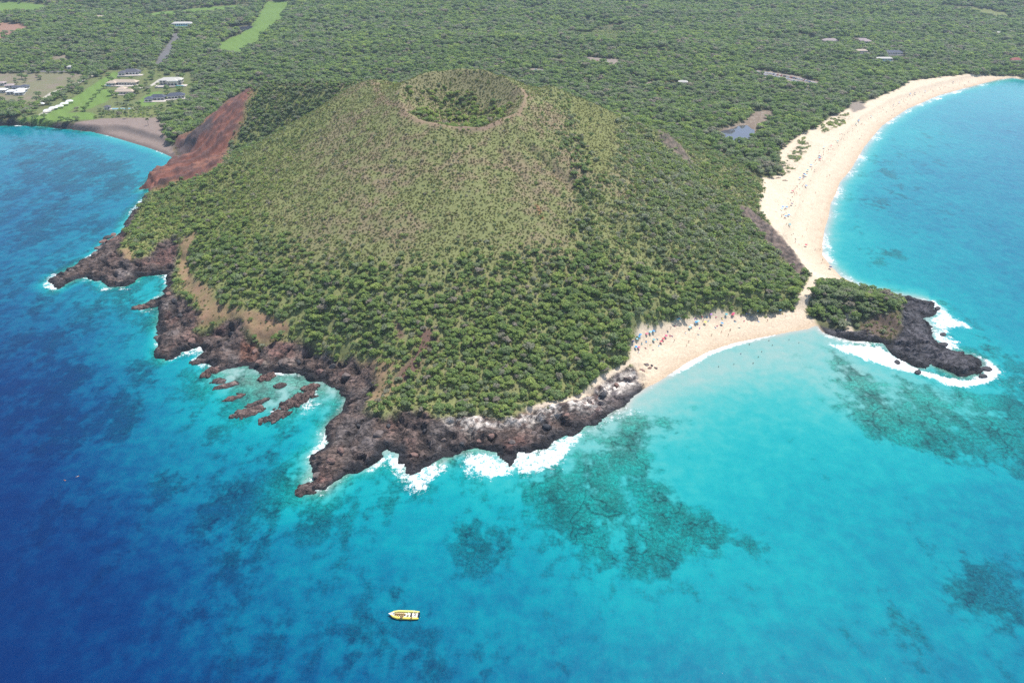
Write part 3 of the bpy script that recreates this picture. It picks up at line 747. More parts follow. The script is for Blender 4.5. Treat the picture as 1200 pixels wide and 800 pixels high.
for s_, v_ in (([(435,640),(470,600),(520,560),(560,545),(540,600),(480,660),(450,680)], .75), ([(100,420),(190,380),(200,400),(110,450)], .5)):
    REEF = REEF*(1 - v_*smk(s_, 8))
FOAM = np.zeros(SX.shape)
def foam(pts, v, soft=2.0):
    global FOAM
    FOAM = np.maximum(FOAM, .8*v*smk(pts, soft*2.2+.8))
foam([(447,541),(458,526),(464,540),(478,552),(497,544),(517,539),(527,548),(512,563),(500,574),(485,571),(465,561)], .95)
foam([(538,540),(550,528),(575,530),(598,544),(602,556),(585,561),(565,566),(552,563)], 1.0)
foam([(603,548),(611,528),(640,524),(655,512),(680,505),(684,512),(672,526),(662,546),(640,554),(620,559),(606,559)], 1.0)
foam([(675,508),(697,494),(713,480),(735,473),(760,478),(752,488),(725,493),(700,504),(684,514)], .62)
foam([(976,403),(1000,404),(1030,406),(1050,418),(1075,432),(1100,440),(1130,446),(1150,440),(1157,425),(1140,414),(1163,424),(1174,436),(1162,450),(1140,457),(1113,453),(1085,443),(1050,431),(1015,419),(990,411)], 1.45)
foam([(955,382),(968,386),(1000,394),(1030,398),(1040,404),(1030,408),(985,402),(963,394)], .75, 1.5)
foam([(1080,350),(1096,351),(1108,362),(1130,378),(1136,385),(1110,386),(1112,398),(1128,410),(1105,412),(1096,398),(1090,392),(1100,388),(1088,375),(1098,366)], 1.05)
foam([(54,326),(68,320),(80,328),(76,336),(62,342),(54,338)], .9, 1.5)
foam([(93,322),(118,322),(118,330),(95,330)], .7, 1.5); foam([(135,334),(156,332),(152,342),(137,342)], .6, 1.5)
foam([(182,382),(200,378),(200,390),(186,392)], .6, 1.5); foam([(178,398),(192,402),(196,418),(182,416)], .85, 1.5); foam([(208,404),(236,402),(236,414),(206,420)], .8, 1.5)
foam([(372,505),(385,500),(388,520),(374,526)], .85, 1.5); foam([(395,478),(410,466),(408,480),(398,488)], .8, 1.5); foam([(355,467),(375,455),(382,470),(362,484)], .8, 2)
foam([(312,485),(334,478),(332,496),(314,500)], .75, 1.5); foam([(355,555),(368,560),(392,562),(385,578),(360,582)], .72, 1.5)
foam([(1148,448),(1200,440),(1200,452),(1160,456)], .35, 2)
foam([(782,440),(800,426),(830,410),(860,399),(895,392),(912,388),(910,393),(862,406),(832,417),(808,432),(786,442)], 1.1, .7)
foam([(760,452),(773,446),(775,449),(762,456)], .7, .8)
shore_noise = sstep(-.15, .5, fbm(SX, SY, 30, 3, 95))
rocky = 1-np.maximum(np.maximum(bw_c, bw_r), bw_l)
FOAM = np.maximum(FOAM, rocky*(1-sstep(1.5, 6.5, off))*(.15+.62*shore_noise))
scal = sstep(-.5, .6, fbm(SX, SY, 38, 3, 97))
FOAM = np.maximum(FOAM, bw_r*(1-sstep(2+6*scal, 4.5+10*scal, off + 2.5*fbm(SX, SY, 12, 3, 96)))*(.36+.40*scal)*(.55+.6*sstep(-.4, .5, fbm(SX, SY, 15, 3, 99))))
FOAM = np.maximum(FOAM, bw_l*(1-sstep(.8, 3.2, off))*(.75*shore_noise+.1))
sidx = np.arange(SX.size).reshape(SX.shape)
sq = np.stack([sidx[:-1,:-1], sidx[:-1,1:], sidx[1:,1:], sidx[1:,:-1]], -1).reshape(-1, 4)
smin = np.minimum(np.minimum(SD[:-1,:-1], SD[1:,1:]), np.minimum(SD[1:,:-1], SD[:-1,1:])).reshape(-1)
sq = sq[smin < 5]
u, inv = np.unique(sq, return_inverse=True)
sea_me = mesh_np('sea', np.stack([SX, SY, np.zeros_like(SX)], -1).reshape(-1, 3)[u], inv.reshape(-1, 4), True)
for nm_, arr in (('depth', DEP), ('reef', REEF), ('foam', FOAM)):
    a_ = sea_me.attributes.new(nm_, 'FLOAT', 'POINT'); a_.data.foreach_set('value', arr.reshape(-1)[u].astype(np.float32))
sea_me.materials.append(M_sea)
tag(link(bpy.data.objects.new('sea', sea_me)), 'clear blue and turquoise sea with reef showing through', None, None, 'structure')
# ponds
def pond(name, pts, z, col, label):
    w = []
    for p in pts:
        x, y, k = ray(*p); tq = (z-CAM_H)/k; w.append((x*tq, y*tq, z))
    m = MB().add(w, [tuple(range(len(w)))])
    o = m.build(name, simple(name+'_water', col, .06, noise=.1, scale=.05))
    bmn = bmesh.new(); bmn.from_mesh(o.data); bmesh.ops.recalc_face_normals(bmn, faces=bmn.faces)
    if bmn.faces[:][0].normal.z < 0: bmesh.ops.reverse_faces(bmn, faces=bmn.faces[:])
    bmn.to_mesh(o.data); bmn.free()
    tag(o, label, None, None, 'structure')
pond('pond', [(x_-(860-x_)*.12, y_-(157-y_)*.18) for x_, y_ in pond_px], pond_z-.2, (.085,.085,.105), 'grey purple pond in the trees behind the long beach')
pond('pond', [(x_-(281-x_)*.05, y_) for x_, y_ in gp_px], gpond_z-.2, (.05,.055,.075), 'dark pond beside the golf fairway')

# ------------------------------------------------------------------ vegetation
def leaf_cloud(seed, n, lobes, leaf, up=.25, flat=1.0):
    """crown: n small leaf clumps over the outer shell of several lobes (x, y, z, r)"""
    r = np.random.default_rng(seed)
    L_ = np.array(lobes); w = L_[:,3]**2; w = w/w.sum()
    P_, D_ = [], []
    while sum(len(q) for q in P_) < n:
        k = r.choice(len(L_), n, p=w)
        d = r.normal(size=(n, 3)); d[:,2] += up; d /= np.linalg.norm(d, axis=1)[:,None]
        p = L_[k,:3] + d*L_[k,3:4]*(r.uniform(.84, 1.10, (n, 1)))*np.array([1, 1, flat])
        hid = np.zeros(n, bool)
        for j in range(len(L_)):                        # leaves buried inside another lobe get no light and are not grown
            hid |= (np.linalg.norm((p-L_[j,:3])/np.array([1, 1, flat]), axis=1) < L_[j,3]*.80)
        hid |= d[:,2] < -.45
        P_.append(p[~hid]); D_.append(d[~hid])
    p = np.concatenate(P_)[:n]; d = np.concatenate(D_)[:n]
    nn = d + r.normal(size=(n, 3))*.38; nn[:,2] += .45; nn /= np.linalg.norm(nn, axis=1)[:,None]
    a = np.cross(nn, r.normal(size=(n, 3))); a /= np.linalg.norm(a, axis=1)[:,None]
    b = np.cross(nn, a)
    s = leaf*r.uniform(.6, 1.4, (n, 1)); e = s*r.uniform(.6, 1.0, (n, 1))
    v = np.stack([p-a*s, p-b*e+nn*s*.15, p+a*s, p+b*e+nn*s*.15], 1).reshape(-1, 3)
    v[:,2] = np.maximum(v[:,2], .02)
    return v, np.arange(4*n).reshape(-1, 4)
tree_data, trunk_data = [], []
for i in range(6):
    r = np.random.default_rng(100+i)
    lobes = [(0, 0, 3.3, 1.7)]
    limbs = []
    for k in range(6 + i % 3):
        a = 2*math.pi*k/(6+i % 3) + r.uniform(-.4, .4); rr = r.uniform(1.0, 2.7)
        lobes.append((rr*math.cos(a), rr*math.sin(a), r.uniform(2.3, 3.9), r.uniform(.85, 1.45))); limbs.append(lobes[-1])
    v, f = leaf_cloud(200+i, 520, lobes, .34, .3, .8)
    me = mesh_np('crown', v, f); me.materials.append(M_leaf); tree_data.append(me)
    tb = MB(); tb.tube([(0, 0, -.6), (.05, .1, .9), (.1, 0, 1.9), (0, 0, 3.2)], [.26, .2, .15, .05], 6)
    for l in limbs[:5]: tb.tube([(.08, .05, 1.2), (l[0]*.5, l[1]*.5, 1.9), (l[0], l[1], l[2])], [.12, .08, .03], 5)
    trunk_data.append(tb.mesh('trunk', M_bark))
shrub_data = []
for i in range(5):
    r = np.random.default_rng(300+i)
    lobes = [(0, 0, .75, .75)] + [(.75*math.cos(a), .75*math.sin(a), r.uniform(.4, .8), r.uniform(.4, .62)) for a in (r.random()+np.arange(4+i % 2)*1.4)]
    v, f = leaf_cloud(400+i, 110, lobes, .24, .3, .85)
    me = mesh_np('shrub', v, f); me.materials.append(M_shrub); shrub_data.append(me)
grass_data = []
for i in range(3):
    v, f = leaf_cloud(500+i, 26, [(0, 0, .12, .42), (.4, .2, .1, .3), (-.3, .35, .1, .3)], .20, .6, .8)
    me = mesh_np('tussock', v, f); me.materials.append(M_grass); grass_data.append(me)

no_veg = np.clip(rock_m*1.0 + np.maximum(cove_m, bigb_m) + dark_m + lawn_m + road_m + path_m + trail_m + mud_m + pond_m + gpond_m + lot_m*1.2 + clear_m + red_m*.9 + scar_m + rib_m + (D < 5), 0, 1)
low = 1 - sstep(20, 46, Z + 7*n1)
frontdense = pmask([(232,290),(260,270),(330,300),(420,318),(520,325),(620,318),(690,306),(750,325),(820,328),(890,335),(938,322),(945,345),(940,362),(880,362),(800,370),(750,372),(736,420),
    (712,446),(690,462),(640,474),(600,492),(500,492),(424,486),(450,462),(440,440),(400,418),(345,398),(330,372),(262,352),(235,330)], 30)
rightflank = pmask([(640,120),(690,118),(760,160),(860,235),(930,300),(900,330),(760,300),(690,290),(690,220),(660,180)], 26)
leftflank = pmask([(150,275),(170,240),(200,210),(270,195),(340,165),(360,190),(310,240),(300,290),(235,285)], 10)
islet_m = pmask([(942,352),(950,336),(964,323),(985,322),(1010,333),(1040,344),(1056,350),(1056,364),(1036,366),(1024,376),(1008,374),(996,386),(970,377),(944,366)], 2.5)
hillf = hill_m.astype(float)
bowlf = (RR < rim*.93).astype(float)
gully = pmask([(672,140),(690,165),(700,200),(695,240),(700,285),(720,310),(680,310),(676,250),(668,200),(660,165)], 9)
crater_low = bowlf*(1-sstep(.62, .85, RR/rim + .12*n2 + .22*(dx/52)*(dy > 0) + .12*sa))
# chances per planting spot
estate = pmask([(20,142),(60,120),(100,96),(132,82),(170,78),(228,86),(228,112),(205,128),(190,137),(100,142)], 5)
backridge = hill_m*(Y > 688)*(X < -110)*(RR > 100)
golf = pmask([(-80,-5),(350,-5),(345,14),(250,40),(215,36),(120,18),(60,24),(-80,28)], 12)
tree_p = (1-hillf)*(.90 + .45*n1 + .25*fbm(X, Y, 28, 3, 130))*(1-mead_m)*(1-field_m*.97)*(1-.90*estate)*(1-.35*golf)
opening = sstep(-.62, -.42, fbm(X*.6, Y, 75, 3, 180))
tree_p = tree_p*opening
tree_p = np.where(hill_m, .92*frontdense*(.75+.5*n2) + .22*crater_low + .20*low*(1-frontdense) + .3*gully, tree_p)
tree_p = np.where(backridge > 0, np.maximum(tree_p, .55*(1-scar_m)), tree_p)
clump = fbm(X, Y, 13, 3, 160)
tree_p = np.where(hill_m, tree_p*(.72 + 1.0*clump + .25), tree_p)
tree_p = np.maximum(tree_p, 1.0*islet_m)
tree_p = tree_p*(1-no_veg)*(1-soil_m)*(1-knoll_m)
tree_p = np.where((X > 205) & (Y < 425), np.maximum(islet_m, pmask([(880,300),(945,322),(952,332),(940,350),(934,364),(900,364),(870,362)], 3))*.98*(1-trail_m), tree_p)
tree_p = tree_p*(1-.9*redbare)
shrub_p = hillf*(.36 + .55*n2 + .2*n1 + .42*rightflank + .25*leftflank + .35*gully) * (1-.93*patch_m)
shrub_p = shrub_p*(1 - .55*upper*sstep(-.2,.4,n1+.3*n2)) + bowlf*(.6*crater_low)
shrub_p = np.where(bowlf*(dy > 10) > 0, shrub_p*.8, shrub_p)
shrub_p = np.maximum(shrub_p, .55*(1-hillf)*mead_m)
shrub_p = np.maximum(shrub_p, scrubd_m*.5*(D > 9)*sstep(-.25,.25,n2))
shrub_p = shrub_p*(1-np.clip(no_veg-scrubd_m, 0, 1))*(1-soil_m*.9)*(1-rimline*.95)*(1-tr2)
shrub_p = np.maximum(shrub_p, .35*knoll_m)
tus_p = hillf*(.75+.4*n2)*(1-no_veg)*(1-soil_m*.8)*(1-rimline)*(1-.8*frontdense)
tus_p = np.maximum(tus_p, .5*knoll_m)
tint_f = .5 + .12*n1 + .22*n2 + .22*leftflank + .12*frontdense - .10*rightflank - .0*gully
tint_f = tint_f + .22*crater_low - .18*backridge
tint_f = np.where(hill_m, tint_f, .45 + .30*n1 + .16*n2 + .25*fbm(X*.4, Y, 180, 3, 150) + .25*np.exp(-((D-28)/22)**2)*(Y > 600)*(X > 100))

def spots(step, x0, x1, y0, y1, seed, A, jit=.9):
    r = np.random.default_rng(seed)
    gx_, gy_ = np.meshgrid(np.arange(x0, x1, step), np.arange(y0, y1, step))
    gx_ = gx_ + r.uniform(-.5, .5, gx_.shape)*step*jit; gy_ = gy_ + r.uniform(-.5, .5, gy_.shape)*step*jit
    x = gx_.ravel(); y = gy_.ravel()
    z = bil(Z, x, y); px, py, dep = proj(x, y, z)
    ok = (px > -110) & (px < 1310) & (py > -60) & (z > .8)
    x, y, z = x[ok], y[ok], z[ok]
    a = bil(A, x, y)
    ok = r.random(len(x)) < a
    return x[ok], y[ok], z[ok], r
# trees: low scrub trees on the hill, kiawe wood on the plain
x1, y1, z1, r = spots(2.35, -420, 420, 250, 960, 1, np.where(hill_m | ((X > 205) & (Y < 425)), tree_p, 0))
big_near = np.exp(-(seg_dist(x1, y1, beach_c, False)/55)**2)
s1 = np.exp(r.normal(-.72, .28, len(x1))).clip(.28, 1.0)*(1 + .75*big_near*r.random(len(x1))) * np.where(bil(crater_low, x1, y1) > .5, 1.1, 1)
# on the wind-swept front the scrub stays low; the deep wood behind the cove stands tall
x2, y2, z2, r2 = spots(5.2, -1500, 1700, 560, 1250, 2, np.where(hill_m | ((X > 205) & (Y < 425)), 0, tree_p))
s2 = np.exp(r2.normal(.08, .24, len(x2))).clip(.65, 1.8)
x3, y3, z3, r3 = spots(7.2, -2100, 2300, 1250, 2500, 3, tree_p)
s3 = r3.uniform(1.1, 2.0, len(x3))
keep2 = bil(D, x2, y2) > 7
x2, y2, z2, s2 = x2[keep2], y2[keep2], z2[keep2], s2[keep2]
TX = np.concatenate([x1, x2, x3]); TY = np.concatenate([y1, y2, y3]); TZ = np.concatenate([z1, z2, z3]); TS = np.concatenate([s1, s2, s3])
# clearings for buildings
houses_px = [(156,87,15),(148,99,15),(203,99,17),(147,110,11),(186,117,11),(207,115,9),(138,128,12),(65,128,12),(22,108,26),(8,108,12),(970,50,12),(1008,50,13),(1010,62,9),(1046,64,12),(1036,71,10),(1188,73,8),(216,30,18),(800,99,7),(125,64,5),(85,81,7),(120,22,8),(86,21,12),(1196,42,14),(1168,41,6),(195,35,7)]
hp = np.array([S(a, b)[:2] + (c,) for a, b, c in houses_px])
ok = np.ones(len(TX), bool)
for hx, hy, hr in hp: ok &= (np.hypot(TX-hx, (TY-hy)) > hr+4) & (np.hypot(TX-hx, (TY-hy+16)) > hr+2)
TX, TY, TZ, TS = TX[ok], TY[ok], TZ[ok], TS[ok]
TT = np.clip(bil(tint_f, TX, TY) + rng.normal(size=len(TX))*.20, 0, 1)
TT = np.where(rng.random(len(TX)) < .05, 0, TT.clip(.12, 1)); TROT = rng.random(len(TX))*6.283; TV = rng.integers(0, 6, len(TX))
x4, y4, z4, r4 = spots(2.5, -420, 420, 262, 980, 4, np.clip(shrub_p, 0, 1))
gl = bil(gully, x4, y4) + bil(rightflank, x4, y4)
s4 = r4.gamma(5, .2, len(x4)).clip(.4, 2.2)*(.75 + .55*np.clip(gl, 0, 1))*(1 - .28*bil(upper, x4, y4))
x4b, y4b, z4b, _ = spots(3.2, -1500, 1700, 700, 1500, 6, np.where(hill_m, 0, np.clip(shrub_p, 0, 1)))
SXs = np.concatenate([x4, x4b]); SYs = np.concatenate([y4, y4b]); SZs = np.concatenate([z4, z4b]); SS = np.concatenate([s4, np.full(len(x4b), 1.3)])
ST = np.clip(bil(tint_f, SXs, SYs) + rng.normal(size=len(SXs))*.20, 0, 1); ST = np.where(rng.random(len(SXs)) < .06, 0, ST.clip(.12, 1)); SROT = rng.random(len(SXs))*6.283; SVv = rng.integers(0, 5, len(SXs))
x5, y5, z5, r5 = spots(1.75, -400, 330, 262, 860, 5, np.clip(tus_p, 0, 1))
GS = r5.uniform(.6, 1.5, len(x5)); GT = np.clip(bil(.5 + .25*(1-browny) - .3*upper*browny, x5, y5) + r5.normal(size=len(x5))*.15, 0, 1); GR = r5.random(len(x5))*6.283; GV = r5.integers(0, 3, len(x5))

def seen(x, y, z, h):
    """how large it shows and whether the land leaves it in view"""
    px, py, dep = proj(x, y, z+h)
    inn = (px > 4) & (px < 1196) & (py > 4) & (py < 796)
    vis = np.ones(len(x), bool)
    for k in np.linspace(.55, .985, 40):
        vis &= (CAM_H + (z+h-CAM_H)*k) > np.maximum(bil(Z, x*k, y*k), 0)
    return inn & vis, dep
def pick(x, y, z, s, h, n=300):
    ok, dep = seen(x, y, z, h*s)
    size = np.where(ok, s/dep, 0)
    return np.argsort(-size)[:n]
coved = seg_dist(TX, TY, beach_c, False)
ti = pick(TX, TY, TZ, TS, 3.0)
pt_trees = np.ones(len(TX), bool); pt_trees[ti] = False
tree_parts = {}
for j, i in enumerate(ti):
    vv = j % 6
    root = empty('tree', (TX[i], TY[i], TZ[i]), TROT[i]); root.scale = (TS[i]*random.uniform(.8, 1.3), TS[i]*random.uniform(.8, 1.3), TS[i]*random.uniform(.8, 1.15))
    if TX[i] > 200 and TY[i] < 425: lab, grp = 'spreading tree on the saddle of the rocky point', 'trees on the rocky point'
    elif coved[i] < 70: lab, grp = 'tree at the hill foot behind the sandy cove', 'trees behind the sandy cove'
    else: lab, grp = 'tree in dense scrub on the lower hill above lava shore', 'scrub trees above the lava shore'
    hue = 'dry grey' if TT[i] < .06 else 'grey green' if TT[i] < .38 else 'yellowish green' if TT[i] > .68 else 'fresh green'; siz = 'small' if TS[i] < .75 else 'large' if TS[i] > 1.0 else 'middling'
    tag(root, siz + ' ' + hue + ' ' + lab, 'tree', grp)
    tk = link(bpy.data.objects.new('trunk', trunk_data[vv]), root); cr = link(bpy.data.objects.new('crown', tree_data[vv]), root)
    cr['tint'] = float(TT[i])
    tree_parts.setdefault(vv, (tk, cr))
def RR_at(x, y): return math.hypot(x-CX, y-CY)/52
si = pick(SXs, SYs, SZs, SS, .8)
pt_shr = np.ones(len(SXs), bool); pt_shr[si] = False
shrub_parts = {}
for j, i in enumerate(si):
    vv = j % 5
    o = link(bpy.data.objects.new('shrub', shrub_data[vv])); o.location = (SXs[i], SYs[i], SZs[i]-.05); o.rotation_euler = (0, 0, SROT[i]); o.scale = (SS[i],)*3
    o['tint'] = float(ST[i])
    if TX is not None and SXs[i] > 200 and SYs[i] < 425: tag(o, 'small green shrub on the bare brown knoll of the rocky point', 'shrub', 'shrubs on the brown knoll')
    else:
        hue = 'dry grey' if ST[i] < .06 else 'grey green' if ST[i] < .38 else 'yellowish green' if ST[i] > .68 else 'fresh green'
        zn = 'in the crater bowl' if RR_at(SXs[i], SYs[i]) < 1 else 'on the open upper hill slope' if SZs[i] > 55 else 'on the middle hill slope' if SZs[i] > 25 else 'on the lower hill above the lava shore'
        tag(o, hue + (' broad' if SS[i] > 1.9 else ' compact') + ' shrub ' + zn, 'shrub', 'shrubs dotted over the hill')
    shrub_parts.setdefault(vv, o)

def scatter(name, label, x, y, z, s, rot, var, tint, protos):
    me = bpy.data.meshes.new(name); me.vertices.add(len(x))
    me.vertices.foreach_set('co', np.stack([x, y, z], -1).astype(np.float32).ravel())
    rs_ = np.random.default_rng(len(x)); sv_ = np.stack([s*rs_.uniform(.78, 1.35, len(x)), s*rs_.uniform(.78, 1.35, len(x)), s*rs_.uniform(.75, 1.2, len(x))], -1)
    a = me.attributes.new('scl', 'FLOAT_VECTOR', 'POINT'); a.data.foreach_set('vector', sv_.astype(np.float32).ravel())
    for nm_, arr, ty in (('rotz', rot, 'FLOAT'), ('tint', tint, 'FLOAT'), ('kind_index', var, 'INT')):
        a = me.attributes.new(nm_, ty, 'POINT'); a.data.foreach_set('value', np.asarray(arr).astype(np.int32 if ty == 'INT' else np.float32))
    o = link(bpy.data.objects.new(name, me)); tag(o, label, None, None, 'stuff')
    ng = bpy.data.node_groups.new(name + '_scatter', 'GeometryNodeTree')
    ng.interface.new_socket('Geometry', in_out='INPUT', socket_type='NodeSocketGeometry'); ng.interface.new_socket('Geometry', in_out='OUTPUT', socket_type='NodeSocketGeometry')
    nd = ng.nodes; lk = ng.links.new
    gi = nd.new('NodeGroupInput'); go = nd.new('NodeGroupOutput')
    iop = nd.new('GeometryNodeInstanceOnPoints'); g2 = nd.new('GeometryNodeGeometryToInstance')
    for pr in protos:
        pr = pr if isinstance(pr, tuple) else (pr,)
        jn = nd.new('GeometryNodeJoinGeometry')
        for q in pr:
            oi = nd.new('GeometryNodeObjectInfo'); oi.transform_space = 'ORIGINAL'; oi.inputs['Object'].default_value = q; oi.inputs['As Instance'].default_value = False
            lk(oi.outputs['Geometry'], jn.inputs[0])
        lk(jn.outputs[0], g2.inputs[0])
    def named(n_, t_):
        a = nd.new('GeometryNodeInputNamedAttribute'); a.data_type = t_; a.inputs['Name'].default_value = n_; return a.outputs['Attribute']
    cx = nd.new('ShaderNodeCombineXYZ'); lk(named('rotz', 'FLOAT'), cx.inputs[2])
    iop.inputs['Pick Instance'].default_value = True
    lk(gi.outputs[0], iop.inputs['Points']); lk(g2.outputs[0], iop.inputs['Instance']); lk(named('kind_index', 'INT'), iop.inputs['Instance Index'])
    lk(cx.outputs[0], iop.inputs['Rotation']); lk(named('scl', 'FLOAT_VECTOR'), iop.inputs['Scale']); lk(iop.outputs[0], go.inputs[0])
    md = o.modifiers.new('scatter', 'NODES'); md.node_group = ng
    return o
onhill = bil(hillf, TX, TY) > .5
m_ = pt_trees & onhill
scatter('scrub', 'dense low green scrub covering the lower hill', TX[m_], TY[m_], TZ[m_], TS[m_], TROT[m_], TV[m_], TT[m_], [tree_parts[k] for k in range(6)])
m_ = pt_trees & ~onhill
scatter('woodland', 'thick green kiawe wood covering the coastal plain', TX[m_], TY[m_], TZ[m_], TS[m_], TROT[m_], TV[m_], TT[m_], [tree_parts[k] for k in range(6)])
m_ = pt_shr
scatter('shrubland', 'small grey green shrubs scattered over the hill', SXs[m_], SYs[m_], SZs[m_], SS[m_], SROT[m_], SVv[m_], ST[m_], [shrub_parts[k] for k in range(5)])
gp0 = link(bpy.data.objects.new('grass_tussock', grass_data[0])); gp0.location = (x5[0], y5[0], z5[0])
gps = [gp0]
for k in (1, 2):
    g_ = link(bpy.data.objects.new('grass_tussock', grass_data[k])); g_.location = (x5[k], y5[k], z5[k]); gps.append(g_)
for g_ in gps: tag(g_, 'tuft of dry grass on the hill slope', None, None, 'stuff')
scatter('grass', 'dry olive grass tufts over the open hill', x5[3:], y5[3:], z5[3:], GS[3:], GR[3:], GV[3:], GT[3:], gps)
print('PLANTS', len(TX), len(SXs), len(x5))

# ------------------------------------------------------------------ sea rocks and boulders
def rock_mesh(seed, mat, flat=.55):
    bm = bmesh.new(); bmesh.ops.create_icosphere(bm, subdivisions=3, radius=1)
    co = np.array([v.co[:] for v in bm.verts]); r = np.random.default_rng(seed)
    n = co/np.linalg.norm(co, axis=1)[:,None]
    for _ in range(9):                                   # chop flat facets, then roughen
        a = r.normal(size=3); a /= np.linalg.norm(a); h = r.uniform(.45, .8)
        d = co@a; co = np.where((d > h)[:,None], co - (d-h)[:,None]*a*.85, co)
    co = co*(1 + .22*fbm(n[:,0]*2.2+seed*3+n[:,2], n[:,1]*2.2-n[:,2]*1.4, .9, 3, 5))[:,None]
    co[:,2] *= flat
    for v, c in zip(bm.verts, co): v.co = c
    me = bpy.data.meshes.new('sea_rock'); bm.to_mesh(me); bm.free(); me.materials.append(mat)
    return me
rock_data = [rock_mesh(i, (M_rock, M_rockr, M_rockb)[i % 3]) for i in range(9)]
def rock(px, py, sx_, sy_, h, rz, k, label, group=None, onland=False, name='sea_rock'):
    x, y, z = S(px, py) if onland else G(px, py) + (0,)
    o = link(bpy.data.objects.new(name, rock_data[k % 9])); o.location = (x, y, z - h*.18); o.scale = (sx_, sy_, h*2.6); o.rotation_euler = (0, 0, rz)
    return tag(o, label, 'rock', group)
def islet(px, py, L_, W_, h, rz, label, red=.5, seed=0, name='sea_rock'):
    """a ragged rock standing out of the water: ledges, clefts and a broken outline"""
    n = int(max(16, 2.4*L_/.55)); m = int(max(12, 2.4*W_/.55))
    u_, v_ = np.meshgrid(np.linspace(-1.2, 1.2, n), np.linspace(-1.2, 1.2, m))
    a_, b_ = u_*L_, v_*W_; k_ = seed*31.7
    rr_ = np.hypot(u_, v_) + .55*fbm(a_+k_, b_-k_, 5, 4, 140)
    top = h*(1 - rr_**2*1.15)
    zz = top + (np.floor(fbm(a_+k_, b_*1.6, 6, 4, 142)*5)/5)*h*.8 + (ridged(a_-k_, b_, 4, 4, 144)-.5)*h*.9
    zz = np.where(rr_ > 1.05, np.minimum(zz, -.4), zz); zz = np.maximum(zz, -1.2)
    g_ = np.arange(n*m).reshape(m, n)
    me = mesh_np(name, np.stack([a_, b_, zz], -1).reshape(-1, 3), np.stack([g_[:-1,:-1], g_[:-1,1:], g_[1:,1:], g_[1:,:-1]], -1).reshape(-1, 4))
    c_ = np.ones(zz.shape+(3,))*(c3(.12,.095,.09)*(1-red) + c3(.165,.10,.085)*red)
    c_ = blend(c_, (.28,.225,.19), sstep(.1,.45,fbm(a_+k_, b_, 5, 3, 146))*.5); c_ = blend(c_, (.03,.03,.033), 1-sstep(.1, .7, zz + .3*fbm(a_, b_, 3, 2, 148)))
    q_ = me.color_attributes.new('Col', 'FLOAT_COLOR', 'POINT'); q_.data.foreach_set('color', np.concatenate([c_.reshape(-1, 3), np.ones((n*m, 1))], 1).astype(np.float32).ravel())
    me.materials.append(M_lava); o = link(bpy.data.objects.new(name, me)); x, y = G(px, py); o.location = (x, y, 0); o.rotation_euler = (0, 0, rz)
    return tag(o, label, 'rock')
islet(348,470,13,5.0,2.6,.75,'long reddish brown rock islet with foam at its foot in the lagoon',.6,1)
islet(364,455,6,4.5,2.0,.5,'blunt red rock at the inner end of the long islet',.8,2)
islet(322,489,9,4.2,1.8,.6,'brown rock islet with white wash at its outer end',.3,3)
islet(291,483,10,5.0,1.5,.6,'low flat brown islet next to the teal shallows',.5,4)
islet(302,472,7,2.6,1.0,.6,'small low rock between the flat islet and the shore',.3,5)
islet(274,466,7,3.2,1.0,.5,'small reddish rock awash off the lagoon',.7,6)
islet(264,452,8,3.0,.9,.4,'thin rock bar awash near the lagoon mouth',.4,7)
islet(328,452,4.5,3,1.4,.2,'small dark boulder in the pale lagoon',.1,8)
islet(313,442,6,4.0,2.2,.9,'red boulder at the lagoon shore',.9,9)
islet(248,436,7,4.2,2.2,.9,'angular red boulder below the red lava block',.9,10)
islet(257,446,5,3.2,1.5,.2,'pale brown boulder lying off the red lava block',.2,11)
islet(232,424,6,3.6,1.6,.3,'dark boulder on the wave washed ledge',.1,12)
islet(166,360,7,4.0,1.4,.2,'flat maroon rock jutting into the small cove',.8,13)
islet(188,395,5,3.5,1.2,1.2,'dark ledge rock awash below the western cliffs',.2,14)
islet(362,572,8,4.5,1.6,.4,'brown rock at the tip of the front lava point',.3,15)
for k, (a, b, c) in enumerate([(183,199,2.6),(188,198,2.2),(193,197,2.4),(186,203,2.2),(181,205,2.6),(194,202,2.0),(178,210,2.0)]):
    rock(a, b, c*1.3, c, c*.7, k*.9, 2+3*(k % 3), 'black boulder in the water at the red cliff foot', 'boulders at the red cliff foot')
for k, (a, b, c) in enumerate([(116,291,3.5),(121,284,3.2),(126,279,3.0),(112,297,3.0),(133,276,2.6)]):
    rock(a, b, c*1.4, c, c*.6, .5+k*.3, 3*k+k, 'dark brown rock in the wash along the narrow spit', 'rocks along the narrow spit')
for k, (a, b, c) in enumerate([(1157,433,3.0),(1151,441,2.4),(1104,404,2.8),(1106,392,2.2),(1098,362,2.4),(1075,436,2.2),(1052,424,2.2)]):
    rock(a, b, c*1.5, c, c*.5, .2*k, 2+3*(k % 3), 'black rock in the surf round the rocky point', 'rocks in the surf of the rocky point')
for k, (a, b, c) in enumerate([(757,427,1.6),(761,431,1.3),(764,428,1.0),(768,431,1.2),(753,434,1.8)]):
    rock(a, b, c*1.3, c, c*.5, .7*k, k, 'small brown rock on the sand at the cove corner', 'rocks on the cove sand', True, 'boulder')
for k, (a, b, c) in enumerate([(485,533,2.0),(444,508,2.6),(455,500,1.6),(400,528,1.8),(520,515,1.6),(540,520,1.5),(575,510,1.8),(600,517,1.6),(640,500,2.0),(663,487,1.8),(690,470,1.8),(420,500,1.8),(388,540,2.0),(372,556,2.0),(498,505,1.5),(560,517,1.4),(625,507,1.5),(706,463,2.2),(722,452,1.8),(735,444,2.2)]):
    rock(a, b, c*1.3, c*1.05, c*.8, .8*k, k*2+1, 'loose lava boulder on the dark rock shelf', 'boulders on the front rock shelf', True, 'boulder')
